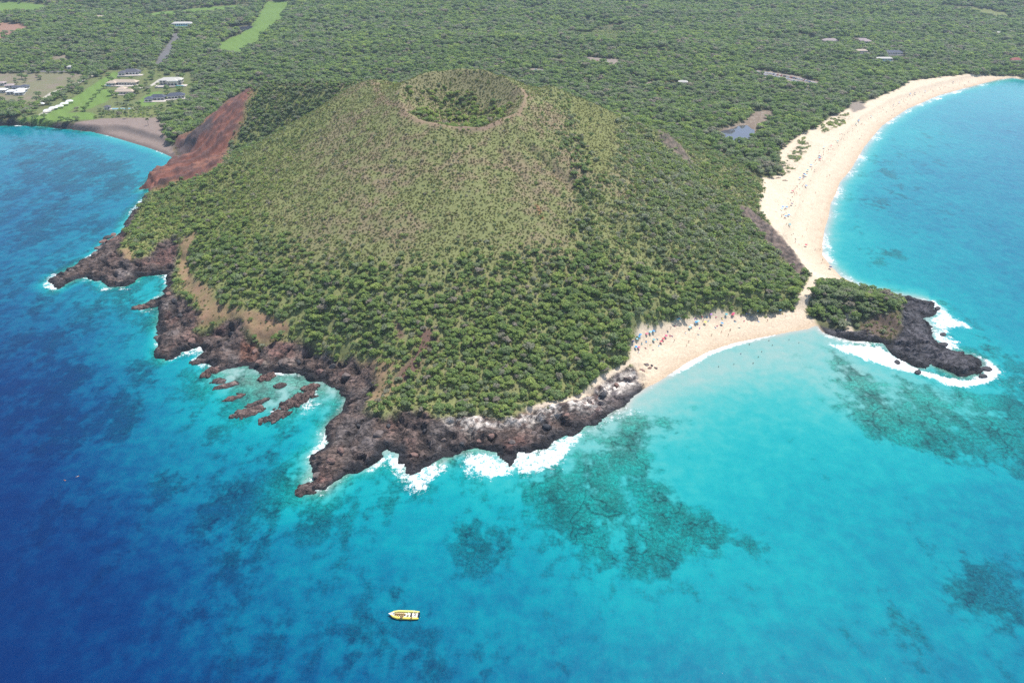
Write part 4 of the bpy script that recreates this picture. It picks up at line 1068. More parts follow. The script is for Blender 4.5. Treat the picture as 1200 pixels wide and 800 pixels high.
for k, (a, b, c) in enumerate([(205,390,2.4),(212,370,2.2),(225,400,2.4),(262,410,2.2),(272,392,2.0),(305,425,2.4),(330,425,2.2),(350,425,2.0),(375,437,2.4),(405,440,2.6),(205,352,2.0),(198,345,2.2),(243,400,1.8),(390,430,2.0),(300,412,2.2)]):
    rock(a, b, c*1.3, c*1.05, c*.8, .8*k, k*2, 'reddish lava boulder on the broken western rocks', 'boulders on the western rocks', True, 'boulder')

# ------------------------------------------------------------------ villas
def hip(mb, x0, x1, y0, y1, z, h, ov=.9, th=.25):
    x0 -= ov; x1 += ov; y0 -= ov; y1 += ov
    w = min(x1-x0, y1-y0)/2
    if x1-x0 >= y1-y0: a, b = (x0+w, (y0+y1)/2, z+h), (x1-w, (y0+y1)/2, z+h)
    else: a, b = ((x0+x1)/2, y0+w, z+h), ((x0+x1)/2, y1-w, z+h)
    vs = [(x0,y0,z),(x1,y0,z),(x1,y1,z),(x0,y1,z),a,b,(x0,y0,z-th),(x1,y0,z-th),(x1,y1,z-th),(x0,y1,z-th)]
    if x1-x0 >= y1-y0: fs = [(0,1,5,4),(1,2,5),(2,3,4,5),(3,0,4)]
    else: fs = [(0,1,4),(1,2,5,4),(2,3,5),(3,0,4,5)]
    return mb.add(vs, fs + [(0,6,7,1),(1,7,8,2),(2,8,9,3),(3,9,6,0),(9,8,7,6)])
def villa(px, py, rz, wings, wallm, roofm, label, terr=None, name='villa', pool=None, group=None):
    """wings: (x0, x1, y0, y1, wall height, roof height, base)"""
    x, y, z = S(px, py)
    t_ = empty(name, (x, y, z + .3), rz); t_.scale = (1.18, 1.18, 1.1); tag(t_, label, 'house', group)
    if terr:
        MB().box(terr[0], terr[1], terr[2], terr[3], -4, .25).build('terrace', M_terrace, t_)
    for (x0, x1, y0, y1, h, rh, bz) in wings:
        wall = MB().box(x0, x1, y0, y1, bz-4, bz+h).build('wall', wallm, t_)
        hip(MB(), x0, x1, y0, y1, bz+h+.26, rh).build('roof', roofm, t_)
        n = max(2, int((x1-x0)/3.4)); w = (x1-x0)/n
        lv = max(1, int(h/2.9))
        for l in range(lv):
            for k in range(n):
                xc = x0 + (k+.5)*w
                win = MB().box(xc-w*.36, xc+w*.36, y0-.06, y0+.1, bz+l*3.0+.5, bz+l*3.0+2.5).build('window', M_glass, t_)
                MB().box(xc-.06, xc+.06, y0-.14, y0-.061, bz+l*3.0+.5, bz+l*3.0+2.5).build('mullion', M_white, win)
            for s in (0, 1):
                xx = x0-.06 if s == 0 else x1-.1
                MB().box(xx, xx+.16, y0+(y1-y0)*.25, y0+(y1-y0)*.7, bz+l*3.0+.7, bz+l*3.0+2.3).build('window', M_glass, t_)
        MB().box(x0+.3, x1-.3, y0-2.2, y0-2.0, bz+h-.35, bz+h-.05).build('porch_beam', M_white, t_)
        for k in range(n+1):
            xc = x0 + .4 + k*(x1-x0-.8)/n
            MB().box(xc-.13, xc+.13, y0-2.22, y0-1.98, bz-3, bz+h-.351).build('post', M_white, t_)
    if pool: MB().box(pool[0], pool[1], pool[2], pool[3], .1, .34).build('pool', M_pool, t_)
    return t_
villa(156,87,.1,[(-11,9,-4,5,3.2,3.4,0),(-15,-7,-8,-1,3.0,2.4,0)],M_white,M_greyroof,'white villa with dark grey hipped roof uppermost on the villa lawns',(-16,15,-12,-4))
villa(148,99,-.05,[(-17,15,-4,4,3.3,2.6,0),(-20,-9,-8,-1,3.0,2.2,0)],M_cream,M_tanroof,'long cream villa with tan roof below the grey roofed villa',(-24,18,-12,-4),pool=(-22,-14,-11.5,-9))
villa(203,99,.12,[(-14,12,-4,5,5.8,2.8,0),(-4,8,-8,0,5.6,2.2,0)],M_cream,M_lightroof,'two storey villa with pale roof and white terraces at the drive end',(-18,19,-14,-4),pool=(6,16,-12.6,-9))
villa(147,110,0,[(-11,11,-3.5,4,3.2,2.4,0),(-9,0,1,9,5.4,2.0,0)],M_cream,M_tanroof,'small sandy tan roofed villa between two garden lawns',(-13,13,-8,-3))
villa(186,117,.1,[(-8,8,-3.5,3.5,3.2,3.0,0),(-12,-4,-9,-2,3.0,2.2,0)],M_white,M_slateroof,'villa with blue grey slate roof over its western wing',(-13,11,-12,-3))
villa(207,115,.35,[(-9,9,-3.5,3.5,3.2,3.0,0)],M_white,M_slateroof,'villa wing with blue slate roof and pale pool terrace',(-11,11,-9,-3))
villa(138,128,.05,[(-13,-8,-2,2,2.8,1.5,0)],M_white,M_greyroof,'small pool pavilion beside a long blue pool above dark sand',(-8,16,-3,3),pool=(-6,14,-2,1.5))
villa(972,50,.05,[(-11,11,-4,4,3.2,3.0,0)],M_cream,M_pinkroof,'pinkish grey roofed house alone in the wood above the long beach',(-13,14,-9,-4))
villa(1008,50,-.05,[(-13,11,-4,4,3.4,3.2,0),(4,14,-8,-1,3.0,2.2,0)],M_white,M_pinkroof,'larger pinkish roofed house in the wood with white side wing',(-15,17,-11,-4))
villa(1010,62,0,[(-10,6,-3,3,3.0,2.0,0)],M_cream,M_tanroof,'low tan roofed house in the wood below the pinkish roofs',(-12,9,-7,-3))
villa(1046,64,.05,[(-14,12,-4,4,3.2,2.8,0)],M_white,M_slateroof,'dark blue roofed house in the wood above its pale neighbour',(-15,14,-8,-4))
villa(1036,71,0,[(-12,10,-3,3,3.0,1.6,0)],M_white,M_lightroof,'pale green white house with pool near the long beach wood',(-14,13,-8,-3),pool=(-10,8,-7,-4.5))
villa(1189,74,0,[(-6,6,-3,3,4.5,3.0,0)],M_white,M_redroof,'small red roofed house at the far end of the long beach',(-7,7,-6,-3))
villa(216,30,.05,[(-18,14,-4,4,3.4,2.2,0)],M_white,M_lightroof,'club house with pale roof and blue pool beside the fairway',(-20,18,-12,-4),pool=(-14,12,-11,-6))
villa(800,99,-.2,[(-5,5,-2.5,2.5,3.0,1.8,0)],M_cream,M_lightroof,'single small pale roofed hut alone in the wood behind the hill',(-6,6,-4,-2))
villa(120,22,0,[(-10,8,-3,3,3.0,2.2,0)],M_cream,M_tanroof,'tan roofed house among trees near the far fields',(-11,9,-6,-3))
villa(86,21,0,[(-20,16,-3,3,3.0,1.6,0)],M_white,M_greyroof,'long low grey roofed house at the far field edge',(-21,17,-6,-3))
villa(85,81,0,[(-5,5,-2.5,2.5,3.0,1.6,0)],M_white,M_lightroof,'white shed at the roadside above the gravel field',(-6,6,-4,-2))
villa(1168,41,0,[(-7,7,-3,3,3.0,1.8,0)],M_white,M_lightroof,'pale house high on the wooded slope above the bay',(-10,10,-6,-3))
# white marquees on the shore lawn, and the group of white roofed huts in the gravel yard
def marquee(px, py, w, d, rz, label, group):
    x, y, z = S(px, py); t_ = empty('marquee', (x, y, z), rz); tag(t_, label, 'tent', group)
    hip(MB(), -w/2, w/2, -d/2, d/2, 2.6, 1.8, .1).build('canopy', M_canvas, t_)
    for a in (-1, 1):
        for b in (-1, 1): MB().tube([(a*(w/2-.1), b*(d/2-.1), -1.5), (a*(w/2-.1), b*(d/2-.1), 2.36)], .06, 6).build('pole', M_white, t_)
for k, (a, b, w, d) in enumerate([(82,121,9,5),(76,124,10,5),(70,127,10,5),(63,129,10,5),(56,132,9,5)]):
    marquee(a, b, w, d, .55, 'white canvas marquee in the row along the shore lawn', 'marquees on the shore lawn')
marquee(48,124,10,4,.15,'single white marquee beside the white garden path','marquees on the shore lawn')
for k, (a, b, rm, w) in enumerate([(4,108,M_canvas,9),(14,110,M_canvas,8),(20,105,M_slateroof,8),(26,108,M_canvas,10),(30,104,M_slateroof,8),(12,103,M_pinkroof,9),(3,100,M_pinkroof,8),(24,111,M_canvas,9)]):
    wht = rm is M_canvas
    villa(a, b, .2*(k % 3), [(-w/2, w/2, -3, 3, 3.0, 1.5, 0)], M_white, rm, ('white roofed hut in the gravel yard' if wht else 'dark blue roofed hut in the gravel yard' if rm is M_slateroof else 'pinkish roofed hut in the gravel yard'), None, 'hut', None, 'huts in the gravel yard')

# palms near the dark beach and gardens
def palm_meshes(seed):
    r = np.random.default_rng(seed); tb = MB(); lean = r.uniform(-.8, .8)
    tb.tube([(0, 0, -.5), (lean*.3, 0, 3), (lean*.8, .1, 6), (lean, .1, 8)], [.24, .19, .16, .13], 7)
    cv, cf = [], []
    for k in range(16):
        a = k*2.4; up = r.uniform(.1, 1.0); L_ = r.uniform(2.2, 3.0)
        dx_, dy_ = math.cos(a), math.sin(a); prev = None
        for j in range(6):
            t_ = j/5; p = Vector((lean + dx_*L_*t_, .1 + dy_*L_*t_, 8 + up*L_*t_*(1-t_)*1.6 - .9*L_*t_*t_*.8))
            w = .42*math.sin(math.pi*min(.12+t_*.88, .98)); sd = Vector((-dy_, dx_, -.35))*w
            n = len(cv); cv += [tuple(p+sd), tuple(p + Vector((0, 0, .08))), tuple(p-Vector((sd.x, sd.y, -sd.z)))]
            if j: cf += [(n-3, n-2, n+1, n), (n-2, n-1, n+2, n+1)]
    return tb.mesh('trunk', M_bark, True), MB().add(cv, cf).mesh('crown', M_palm)
pm = [palm_meshes(k) for k in range(3)]
def palm(px, py, s, k, label, group=None):
    x, y, z = S(px, py); t_ = empty('palm_tree', (x, y, z), k*1.3); t_.scale = (s,)*3; tag(t_, label, 'palm tree', group)
    link(bpy.data.objects.new('trunk', pm[k % 3][0]), t_); c = link(bpy.data.objects.new('crown', pm[k % 3][1]), t_); c['tint'] = .5
palm(174,147,1.0,0,'lone palm standing out on the grey sand beach')
palm(149,139,1.0,1,'palm at the back edge of the grey sand beach')
palm(123,137,.9,2,'thin palm on the grass edge above grey sand')
for k, (a, b) in enumerate([(93,110),(86,114),(80,119),(132,112),(160,113),(170,108),(185,103),(138,120),(165,126),(195,107),(215,107),(128,96)]):
    palm(a, b, .8, k, 'garden palm among the villa lawns', 'palms in the villa gardens')
# shade trees in the gardens and along the back of the bay
def garden_tree(px, py, s, k, label, group):
    x, y, z = S(px, py); t_ = empty('tree', (x, y, z), k*1.7); t_.scale = (s, s, s); tag(t_, label, 'tree', group)
    link(bpy.data.objects.new('trunk', trunk_data[k % 6]), t_); c = link(bpy.data.objects.new('crown', tree_data[k % 6]), t_); c['tint'] = .35 + .3*((k*7) % 5)/5
for k, (a, b, s) in enumerate([(110,85,2.0),(131,112,1.6),(137,114,1.3),(160,108,1.2),(166,104,1.2),(172,97,1.2),(178,93,1.3),(214,92,1.5),(210,106,1.2),(175,110,1.2),(195,104,1.1),(128,100,1.1),(122,104,1.0),(117,109,1.0),
      (112,114,1.0),(108,119,1.0),(104,124,1.0),(100,128,.9),(42,141,1.3),(52,139,1.2),(30,139,1.2),(15,136,1.4),(5,133,1.5),(72,141,1.1),(20,129,1.4),(8,126,1.4),(28,122,1.0),(190,127,1.2),(200,124,1.3),(212,121,1.3),(222,118,1.4)]):
    garden_tree(a, b, s, k, 'shade tree among the villa lawns beside the bay', 'garden shade trees by the bay')

# ------------------------------------------------------------------ people
M_skin = simple('skin', (.30,.17,.11), .6, noise=.05)
suits = [simple('swim_'+n_, c, .8, noise=.05) for n_, c in (('navy', (.02,.03,.09)), ('black', (.015,.015,.018)), ('red', (.45,.03,.04)), ('blue', (.03,.16,.42)), ('white', (.7,.7,.68)), ('green', (.05,.2,.1)))]
def figure(pose):
    if pose == 'stand':
        J = {'p':(0,0,.95,.15),'c':(0,.01,1.30,.16),'n':(0,0,1.50,.07),'h':(0,.01,1.64,.115),'t':(0,0,1.72,.085),'sl':(.19,0,1.42,.075),'el':(.27,.02,1.13,.052),'wl':(.29,.10,.88,.036),'fl':(.29,.13,.79,.03),
             'sr':(-.19,0,1.42,.075),'er':(-.27,-.02,1.13,.052),'wr':(-.28,.06,.88,.036),'fr':(-.28,.09,.79,.03),'kl':(.11,.03,.50,.075),'al':(.12,0,.09,.048),'ol':(.12,.15,.04,.04),'kr':(-.11,.0,.50,.075),'ar':(-.13,-.06,.09,.048),'or':(-.13,.09,.04,.04)}
    elif pose == 'sit':
        J = {'p':(0,0,.14,.16),'c':(0,-.06,.50,.16),'n':(0,-.05,.70,.07),'h':(0,-.02,.84,.115),'t':(0,-.02,.92,.085),'sl':(.19,-.05,.62,.075),'el':(.27,.06,.40,.052),'wl':(.2,.28,.38,.036),'fl':(.17,.35,.37,.03),
             'sr':(-.19,-.05,.62,.075),'er':(-.27,.06,.40,.052),'wr':(-.2,.28,.38,.036),'fr':(-.17,.35,.37,.03),'kl':(.14,.40,.46,.08),'al':(.13,.62,.09,.048),'ol':(.13,.76,.05,.04),'kr':(-.14,.40,.44,.08),'ar':(-.13,.66,.09,.048),'or':(-.13,.80,.05,.04)}
    else:
        J = {'p':(0,0,.15,.15),'c':(0,-.36,.15,.16),'n':(0,-.56,.14,.07),'h':(0,-.70,.15,.115),'t':(0,-.78,.15,.085),'sl':(.19,-.48,.13,.075),'el':(.34,-.30,.09,.052),'wl':(.36,-.04,.07,.036),'fl':(.36,.05,.06,.03),
             'sr':(-.19,-.48,.13,.075),'er':(-.34,-.30,.09,.052),'wr':(-.36,-.04,.07,.036),'fr':(-.36,.05,.06,.03),'kl':(.12,.44,.12,.075),'al':(.14,.84,.08,.048),'ol':(.16,.90,.14,.04),'kr':(-.12,.44,.12,.075),'ar':(-.14,.84,.08,.048),'or':(-.16,.90,.14,.04)}
    E = ['pc','cn','nh','ht','c:sl','sl:el','el:wl','wl:fl','c:sr','sr:er','er:wr','wr:fr','p:kl','kl:al','al:ol','p:kr','kr:ar','ar:or']
    ks = list(J); me = bpy.data.meshes.new('person')
    me.from_pydata([J[k][:3] for k in ks], [[ks.index(q) for q in (e.split(':') if ':' in e else (e[0], e[1]))] for e in E], [])
    o = bpy.data.objects.new('tmp', me); COL.objects.link(o)
    o.modifiers.new('skin', 'SKIN'); sd = o.modifiers.new('sub', 'SUBSURF'); sd.levels = 1; sd.render_levels = 1
    for k, v in zip(ks, me.skin_vertices[0].data): v.radius = (J[k][3],)*2
    me.skin_vertices[0].data[0].use_root = True
    dg = bpy.context.evaluated_depsgraph_get(); out = bpy.data.meshes.new_from_object(o.evaluated_get(dg), depsgraph=dg)
    bpy.data.objects.remove(o)
    px_, pz_ = J['p'], J['c']
    return out, J
figs = {}
for ps in ('stand', 'sit', 'lie'):
    base, J = figure(ps); p0 = Vector(J['p'][:3]); c0 = Vector(J['c'][:3]); ax = (c0-p0).normalized()
    for k, sm in enumerate(suits):
        me = base.copy(); me.name = 'person'; me.materials.clear(); me.materials.append(M_skin); me.materials.append(sm); me.materials.append(M_bark)
        mi = []
        for pl in me.polygons:
            c = pl.center; d = (c-p0).dot(ax); rad = ((c-p0) - ax*d).length
            top = (c - Vector(J['t'][:3])).length < .115
            mi.append(2 if top else 1 if (-.24 < d < .12 and rad < .27) or (k % 2 and d < .36 and d > 0 and rad < .2) else 0)
        me.polygons.foreach_set('material_index', mi); me.polygons.foreach_set('use_smooth', [True]*len(mi)); me.update()
        figs[(ps, k)] = me
suit_names = ['navy', 'black', 'red', 'blue', 'white', 'green']
def person(x, y, z, ps, k, rz, label, group=None, tilt=0):
    o = link(bpy.data.objects.new('person', figs[(ps, k % 6)])); o.location = (x, y, z); o.rotation_euler = (tilt, 0, rz)
    return tag(o, label, 'person', group)

# ------------------------------------------------------------------ beach umbrellas, towels, people on the cove
ucol = {'blue': (.04,.30,.62), 'light blue': (.30,.60,.72), 'teal': (.05,.36,.42), 'red': (.55,.04,.10), 'pink': (.62,.10,.22), 'navy': (.02,.04,.14), 'white': (.75,.75,.74), 'purple': (.36,.18,.50), 'yellow': (.7,.6,.15)}
umat = {k: simple('canvas_'+k.replace(' ', '_'), v, .8, noise=.05) for k, v in ucol.items()}
pole_me = MB().tube([(0, 0, -.4), (0, 0, 2.25)], .035, 6).mesh('pole', M_white)
def canopy_mesh(mat):
    vs = [(0, 0, 2.35)]; fs = []
    for j, (r_, z_) in enumerate(((.7, 2.22), (1.35, 1.92))):
        for k in range(12): vs.append((r_*math.cos(k*math.pi/6), r_*math.sin(k*math.pi/6), z_ + (.03 if k % 2 else 0)))
    for k in range(12):
        fs.append((0, 1+k, 1+(k+1) % 12)); fs.append((1+k, 13+k, 13+(k+1) % 12, 1+(k+1) % 12))
    return MB().add(vs, fs).mesh('canopy', mat)
can_me = {k: canopy_mesh(m) for k, m in umat.items()}
tow_me = {k: MB().box(-.45, .45, -.9, .9, .0, .03).mesh('towel', m) for k, m in umat.items()}
def umbrella(px, py, colr, label, group=None, s=1.0, tilt=.12):
    x, y, z = S(px, py); t_ = empty('beach_umbrella', (x, y, z), px*.7); t_.rotation_euler = (tilt, tilt*.5, px*.7); t_.scale = (s,)*3
    tag(t_, label, 'umbrella', group)
    link(bpy.data.objects.new('pole', pole_me), t_); link(bpy.data.objects.new('canopy', can_me[colr]), t_)
cove_u = [(745,408,'blue'),(748.5,408.8,'pink'),(742,402,'navy'),(746,398.5,'light blue'),(748.5,396.5,'blue'),(750.5,394,'blue'),(758,393,'pink'),(762,390.5,'light blue'),(765.5,389.8,'blue'),(766,400,'teal'),
  (774.5,402,'red'),(777.5,398.8,'red'),(780.3,395,'pink'),(794,376,'light blue'),(796,375,'teal'),(815.5,379,'blue'),(817.5,378,'light blue'),(808,385,'light blue'),(810,383,'white'),(833,370,'purple'),
  (845.5,380.4,'blue'),(851,370,'teal'),(858.5,370.5,'red'),(859.5,369,'pink'),(874.5,369.5,'navy'),(878,369,'blue'),(884.5,368,'light blue'),(887,366,'blue'),(912.5,365.5,'blue'),(914,365,'light blue'),(826,379,'yellow'),(893,368,'navy')]
for a, b, c in cove_u:
    umbrella(a, b, c, c + ' beach umbrella on the sand of the small cove', 'umbrellas on the cove sand', .72)
cove_p = [(757,400,'sit'),(756,407.5,'lie'),(762,404,'lie'),(785,393,'lie'),(787,393.5,'lie'),(786,385,'stand'),(803,390,'sit'),(818,392,'lie'),(834,393.4,'stand'),(838,383.5,'lie'),(840,382,'sit'),(856,387.5,'stand'),(855,388,'stand'),(853.5,393.3,'stand'),
  (807,401.2,'stand'),(804.5,405.8,'stand'),(861.5,376.8,'sit'),(860.5,375.5,'lie'),(888.5,376.5,'sit'),(899,376.5,'stand'),(917,367.5,'sit'),(822,371,'sit'),(814.5,373,'sit'),(824,376,'stand'),(798,374.5,'sit'),(830,376,'lie'),(868,370,'sit'),(880,371,'lie'),
  (872,376,'lie'),(846,373,'sit'),(790,382,'lie'),(820,384,'lie'),(770,397,'lie'),(765,410,'lie'),(772,405,'sit'),(782,388,'sit'),(828,371.5,'sit'),(839,371,'lie'),(920,372,'stand'),(790,400,'stand'),(845,390,'stand'),(866,384,'lie'),(748,413,'sit'),(752,402,'sit')]
pw = {'sit': 'sitting', 'lie': 'lying', 'stand': 'standing'}
for k, (a, b, ps) in enumerate(cove_p):
    x, y, z = S(a, b); kk = (k*5+k//6) % 6
    if ps != 'stand':
        tw = link(bpy.data.objects.new('towel', tow_me[list(umat)[(k*4) % 9]])); tw.location = (x, y, z+.02); tw.rotation_euler = (0, 0, k*1.1)
        tag(tw, list(umat)[(k*4) % 9] + ' towel spread on the cove sand under a sunbather', 'towel', 'towels on the cove sand')
    person(x, y, z + (.05 if ps != 'stand' else 0), ps, kk, k*1.1, 'person in %s swimwear %s on the cove sand' % (suit_names[kk], pw[ps]), 'people on the cove sand')
swim = [(878,404),(879,398),(901,399.5),(924.5,398.4),(892.5,412.5),(888.5,418.6),(860,427),(882.4,426),(936,402),(868,415),(905,405),(842,430)]
for k, (a, b) in enumerate(swim):
    x, y = G(a, b); person(x, y, -.75, 'stand', k, k*1.3, 'bather standing in the shallows off the sand cove', 'bathers in the cove shallows')
for k, (a, b) in enumerate([(76,562.5),(91,558)]):
    x, y = G(a, b); person(x, y, -.08, 'lie', k*2+2, 1.2+k, 'snorkeller floating face down far out in deep blue water', 'snorkellers in the deep water')
# ------------------------------------------------------------------ long beach: people and umbrellas in a loose line along the sand
rl = np.random.default_rng(77)
line = [(975,318),(930,280),(922,262),(917,255),(920,245),(929,230),(937,220),(941,212),(946,203),(955,192),(962,183),(975,172),(988,160),(1002,149),(1018,139),(1035,130),(1056,119),(1080,109),(1110,101),(1140,96)]
lw = np.array([S(*p)[:2] for p in line]); seg = np.hypot(*np.diff(lw, axis=0).T); cum = np.append(0, np.cumsum(seg))
cols = list(umat)
for k in range(210):
    t_ = rl.random()*cum[-1] if k > 70 else cum[1] + rl.random()*(cum[12]-cum[1]); j = min(int(np.searchsorted(cum, t_))-1, len(seg)-1); j = max(j, 0); f = (t_-cum[j])/seg[j]
    x, y = lw[j]*(1-f) + lw[j+1]*f; x += rl.normal()*2.6; y += rl.normal()*2.6
    if bil(bigb_m, x, y) < .6 or bil(D, x, y) < 3: continue
    z = float(bil(Z, x, y))
    if k % 6 == 0:
        c = cols[int(rl.choice([0, 0, 3, 5, 5, 2, 1, 6]))]; t2 = empty('beach_umbrella', (x, y, z), k); t2.scale = (.9,)*3; tag(t2, c + ' beach umbrella on the long beach', 'umbrella', 'umbrellas along the long beach')
        link(bpy.data.objects.new('pole', pole_me), t2); link(bpy.data.objects.new('canopy', can_me[c]), t2)
    else:
        ps = ('stand', 'sit', 'lie')[int(rl.integers(0, 3))]; kk = int(rl.choice([0, 1, 2, 3, 1, 0])); person(x, y, z, ps, kk, k, 'person in %s swimwear %s on the long beach' % (suit_names[kk], pw[ps]), 'people along the long beach')
for k in range(34):
    t_ = rl.random()*cum[-1]; j = max(min(int(np.searchsorted(cum, t_))-1, len(seg)-1), 0); f = (t_-cum[j])/seg[j]
    x, y = lw[j]*(1-f)+lw[j+1]*f; x += rl.uniform(5, 24)
    if bil(D, x, y) < .8 or bil(bigb_m, x, y) < .6: continue
    kk = k % 6; person(x, y, float(bil(Z, x, y)), 'stand', kk, k, 'person in %s swimwear walking the wet sand of the long beach' % suit_names[kk], 'walkers on the wet sand')
# drift logs
for k, (a, b, L_, rz) in enumerate([(912,209,6,.3),(920,212,5,-.2)]):
    x, y, z = S(a, b); o = MB().tube([(-L_/2, 0, .2), (-L_*.1, .3, .55), (L_*.2, .1, .45), (L_/2, -.2, .3)], [.4, .36, .3, .16], 8).tube([(0, .2, .5), (.7, 1.1, .9), (1.0, 1.6, 1.5)], [.2, .12, .05], 6).build('driftwood_log', M_bark)
    o.location = (x, y, z); o.rotation_euler = (0, 0, rz); tag(o, ['dark forked driftwood log on the upper sand of the long beach', 'smaller dark driftwood log seaward of the first'][k], 'driftwood')

# ------------------------------------------------------------------ car park
M_tyre = simple('tyre', (.02,.02,.02), .9)
def car_mesh(mat):
    m = MB()
    L_, W, h1, h2 = 2.2, .88, .85, 1.48
    prof = [(-L_, .35), (-L_, .78), (-1.45, .88), (-.75, h2), (.85, h2+.02), (1.55, .92), (L_, .82), (L_, .35)]
    n = len(prof); vs = [(x, -W*(.82 if z > 1.2 else 1), z) for x, z in prof] + [(x, W*(.82 if z > 1.2 else 1), z) for x, z in prof]
    m.add(vs, [tuple(range(n))[::-1], tuple(range(n, 2*n))], 0)
    for i in range(n):
        j = (i+1) % n; m.add([vs[i], vs[j], vs[n+j], vs[n+i]], [(0, 1, 2, 3)], 1 if i in (2, 4) else 0)
    for s in (-1, 1):
        m.add([(-.95, s*(W*.93+.02), .95), (1.3, s*(W*.93+.02), .95), (.8, s*(W*.84+.02), 1.38), (-.7, s*(W*.84+.02), 1.38)], [(0, 1, 2, 3) if s < 0 else (3, 2, 1, 0)], 1)
        for xw in (-1.35, 1.35): m.tube([(xw, s*(W-.18), .32), (xw, s*(W+.02), .32)], .32, 10, 2)
    return m.mesh('parked_car', [mat, M_glass, M_tyre])
car_cols = {'white': (.78,.78,.78), 'silver': (.5,.52,.54), 'black': (.02,.02,.025), 'red': (.38,.03,.03), 'blue': (.04,.10,.30), 'grey': (.16,.17,.18)}
cars = {k: car_mesh(simple('car_paint_'+k, v, .25, noise=.02)) for k, v in car_cols.items()}
for row, (pa, pb, n) in enumerate([((876,83),(893,86),10),((893,85.5),(925,91),22),((893,87.5),(926,93.5),20),((926,91),(958,99),24),((927,94.5),(956,101.5),20)]):
    A0 = np.array(S(*pa)); B0 = np.array(S(*pb)); dirn = math.atan2(B0[1]-A0[1], B0[0]-A0[0])
    for k in range(n):
        if rl.random() < .12: continue
        p = A0 + (B0-A0)*(k+.5)/n; c = str(rl.choice(['white', 'white', 'white', 'silver', 'silver', 'black', 'red', 'blue', 'grey', 'white']))
        o = link(bpy.data.objects.new('parked_car', cars[c])); z = float(bil(Z, p[0], p[1])); o.location = (p[0], p[1], z+.02); o.rotation_euler = (0, 0, dirn+1.57+rl.normal()*.06)
        tag(o, c + ' car parked in the lot in the wood behind the long beach', 'car', 'cars parked in the beach lot')
for k, (a, b) in enumerate([(628,82),(634,83),(640,86),(690,70),(700,72),(712,73),(755,98),(772,99),(790,99)]):
    x, y, z = S(a, b); c = ['white', 'silver', 'white', 'grey', 'red', 'white', 'blue', 'white', 'silver'][k]
    o = link(bpy.data.objects.new('parked_car', cars[c])); o.location = (x, y, z+.02); o.rotation_euler = (0, 0, .3*k); tag(o, c + ' car parked in a small clearing in the wood behind the hill', 'car', 'cars in the wood clearings')

# ------------------------------------------------------------------ the yellow raft
M_yel = simple('yellow_tube', (.80,.62,.10), .45, noise=.04)
M_yel_sunlit = simple('yellow_tube_sunlit', (.62,.62,.16), .45, noise=.04)  # same yellow tube, its sunlit greenish look put into the colour
M_deck = simple('white_deck', (.70,.70,.66), .5, noise=.05)
M_tan = simple('tan_bench', (.36,.24,.09), .6, noise=.1)
M_dark = simple('engine_black', (.015,.015,.03), .35, noise=.05)
bx, by = G(474, 721)
boat = empty('raft_boat', (bx, by, 0), R(-2)); tag(boat, 'yellow inflatable tour raft with white bow anchored in deep blue water', 'boat')
for s in (1, -1):                                                     # bow points to -x
    t_ = MB(); t_.tube([(5.6, s*1.45, .55), (3, s*1.55, .55), (-2.6, s*1.5, .58), (-4.3, s*1.05, .72), (-5.3, s*.42, .88)], [.40, .50, .50, .44, .32], 14)
    t_.build('tube', M_yel_sunlit if s > 0 else M_yel, boat, True)
    MB().tube([(5.9, s*1.45, .55), (5.6, s*1.45, .55)], [.12, .40], 12).build('tube_end_cone', M_yel, boat, True)
hb = MB(); ring = [(5.2, 1.2), (-3.2, 1.2), (-5.0, .55), (-6.2, 0), (-5.0, -.55), (-3.2, -1.2), (5.2, -1.2)]
n = len(ring); vs = [(x, y, .42 + (.35 if x < -4 else 0)) for x, y in ring] + [(x*.93, y*.5, -.35 + (.35 if x < -4 else 0)) for x, y in ring]
hb.add(vs, [tuple(range(n))[::-1], tuple(range(n, 2*n))] + [(i, (i+1) % n, n+(i+1) % n, n+i) for i in range(n)]); hb.build('hull', M_deck, boat)
bow = MB(); vs = [(-4.1, 1.0, 1.0), (-5.4, .5, 1.15), (-6.4, 0, 1.2), (-5.4, -.5, 1.15), (-4.1, -1.0, 1.0), (-4.1, 0, 1.25)]
bow.add(vs + [(x, y, z-.5) for x, y, z in vs[:5]], [(0, 1, 5), (1, 2, 5), (2, 3, 5), (3, 4, 5), (1, 0, 6, 7), (2, 1, 7, 8), (3, 2, 8, 9), (4, 3, 9, 10), (0, 5, 4, 10, 6)]); bow.build('bow_deck', M_deck, boat)
MB().box(-4.35, -4.05, -.22, .22, 1.2, 1.42).build('anchor_locker', M_dark, boat)
for k, xx in enumerate((-3.1, -2.2, -1.3, -.4)):
    MB().box(xx-.28, xx+.28, -.85, .85, .44, .86).build('bench', M_tan, boat)
MB().box(-3.9, .6, -.12, .12, .44, 1.2).build('straddle_rail', M_tan, boat)
con = MB().box(1.2, 1.9, -.45, .45, .44, 1.45).build('console', M_deck, boat)
MB().add([(1.2, -.42, 1.46), (1.2, .42, 1.46), (1.45, .36, 1.95), (1.45, -.36, 1.95), (1.24, -.42, 1.46), (1.24, .42, 1.46), (1.49, .36, 1.95), (1.49, -.36, 1.95)], [(0, 1, 2, 3), (7, 6, 5, 4), (0, 4, 5, 1), (1, 5, 6, 2), (2, 6, 7, 3), (3, 7, 4, 0)]).build('windscreen', M_glass, con)
MB().box(2.5, 3.1, -.5, .5, .44, 1.1).build('helm_seat', M_dark, boat)
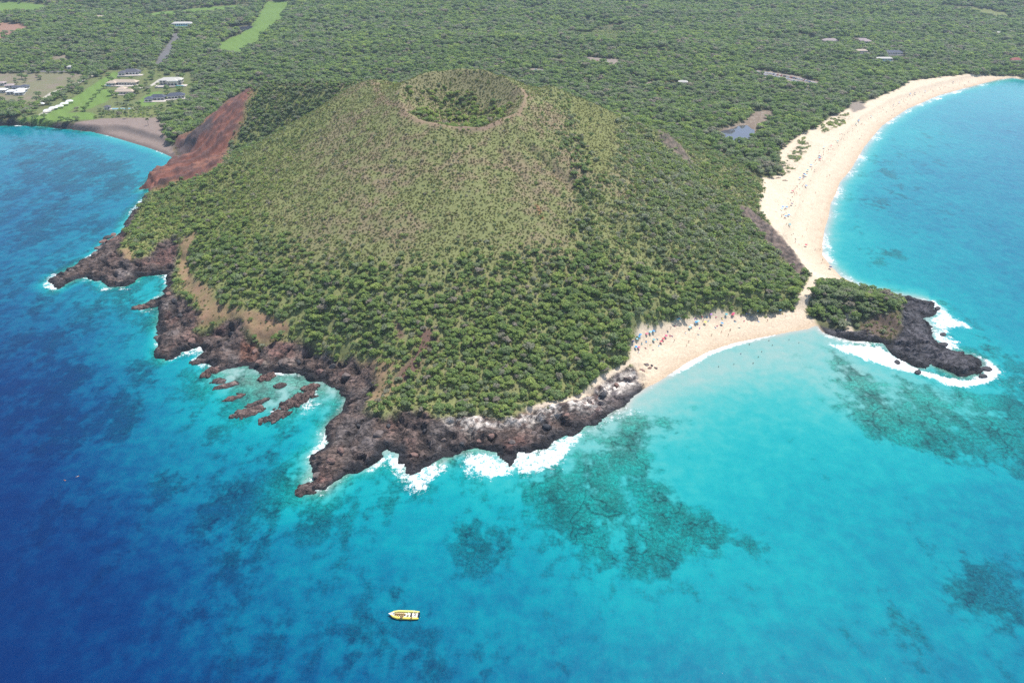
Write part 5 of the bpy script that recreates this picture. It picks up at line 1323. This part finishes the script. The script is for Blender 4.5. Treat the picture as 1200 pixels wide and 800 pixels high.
MB().tube([(3.9, -1.1, .5), (3.9, -1.1, 2.3), (3.9, 1.1, 2.3), (3.9, 1.1, .5)], .05, 8).build('stern_arch', M_white, boat)
MB().box(5.2, 5.35, -1.1, 1.1, .1, 1.0).build('transom', M_deck, boat)
for s in (-1, 1):
    e_ = MB().tube([(5.95, s*.5, .55), (5.95, s*.5, 1.0), (5.9, s*.5, 1.45), (5.88, s*.5, 1.6)], [.24, .34, .32, .16], 10).build('outboard_motor', M_dark, boat, True)
    MB().box(5.8, 6.05, s*.5-.08, s*.5+.08, -.55, .56).build('motor_leg', M_dark, e_)
bpos = [(-1.1, -1.5, 'sit', 0, 1.0), (-.5, -1.45, 'sit', 1, 1.0), (3.1, -1.5, 'sit', 0, 1.0), (2.8, .0, 'stand', 1, .44), (4.3, .3, 'stand', 2, .44), (4.5, -.5, 'stand', 4, .44)]
for k, (lx, ly, ps, kk, lz) in enumerate(bpos):
    c_, s_ = math.cos(R(-2)), math.sin(R(-2))
    person(bx+lx*c_-ly*s_, by+lx*s_+ly*c_, lz, ps, kk, [3.1, 2.9, 3.3, 1.6, 1.2, 4.0][k], ['person in navy swimwear sitting on the raft side tube near midships', 'person in black swimwear sitting on the raft side tube next to another', 'person in navy swimwear sitting on the raft tube near the stern',
        'person in black swimwear standing at the raft helm', 'person in red swimwear standing at the raft stern', 'person in white swimwear standing at the raft stern'][k])

# ------------------------------------------------------------------ sea air
hz = bpy.data.materials.new('sea_haze'); hz.use_nodes = True; hnt = hz.node_tree
for n_ in list(hnt.nodes):
    if n_.type == 'BSDF_PRINCIPLED': hnt.nodes.remove(n_)
pv = hnt.nodes.new('ShaderNodeVolumePrincipled'); pv.inputs['Color'].default_value = (.62, .78, .98, 1); pv.inputs['Density'].default_value = .00009; pv.inputs['Anisotropy'].default_value = .2
hnt.links.new(pv.outputs[0], hnt.nodes['Material Output'].inputs['Volume'])
MBh = MB().box(-4100, 4100, -2600, 3500, -8, 262)
ho = MBh.build('haze', hz); tag(ho, 'thin bluish sea haze in the air', None, None, 'stuff')
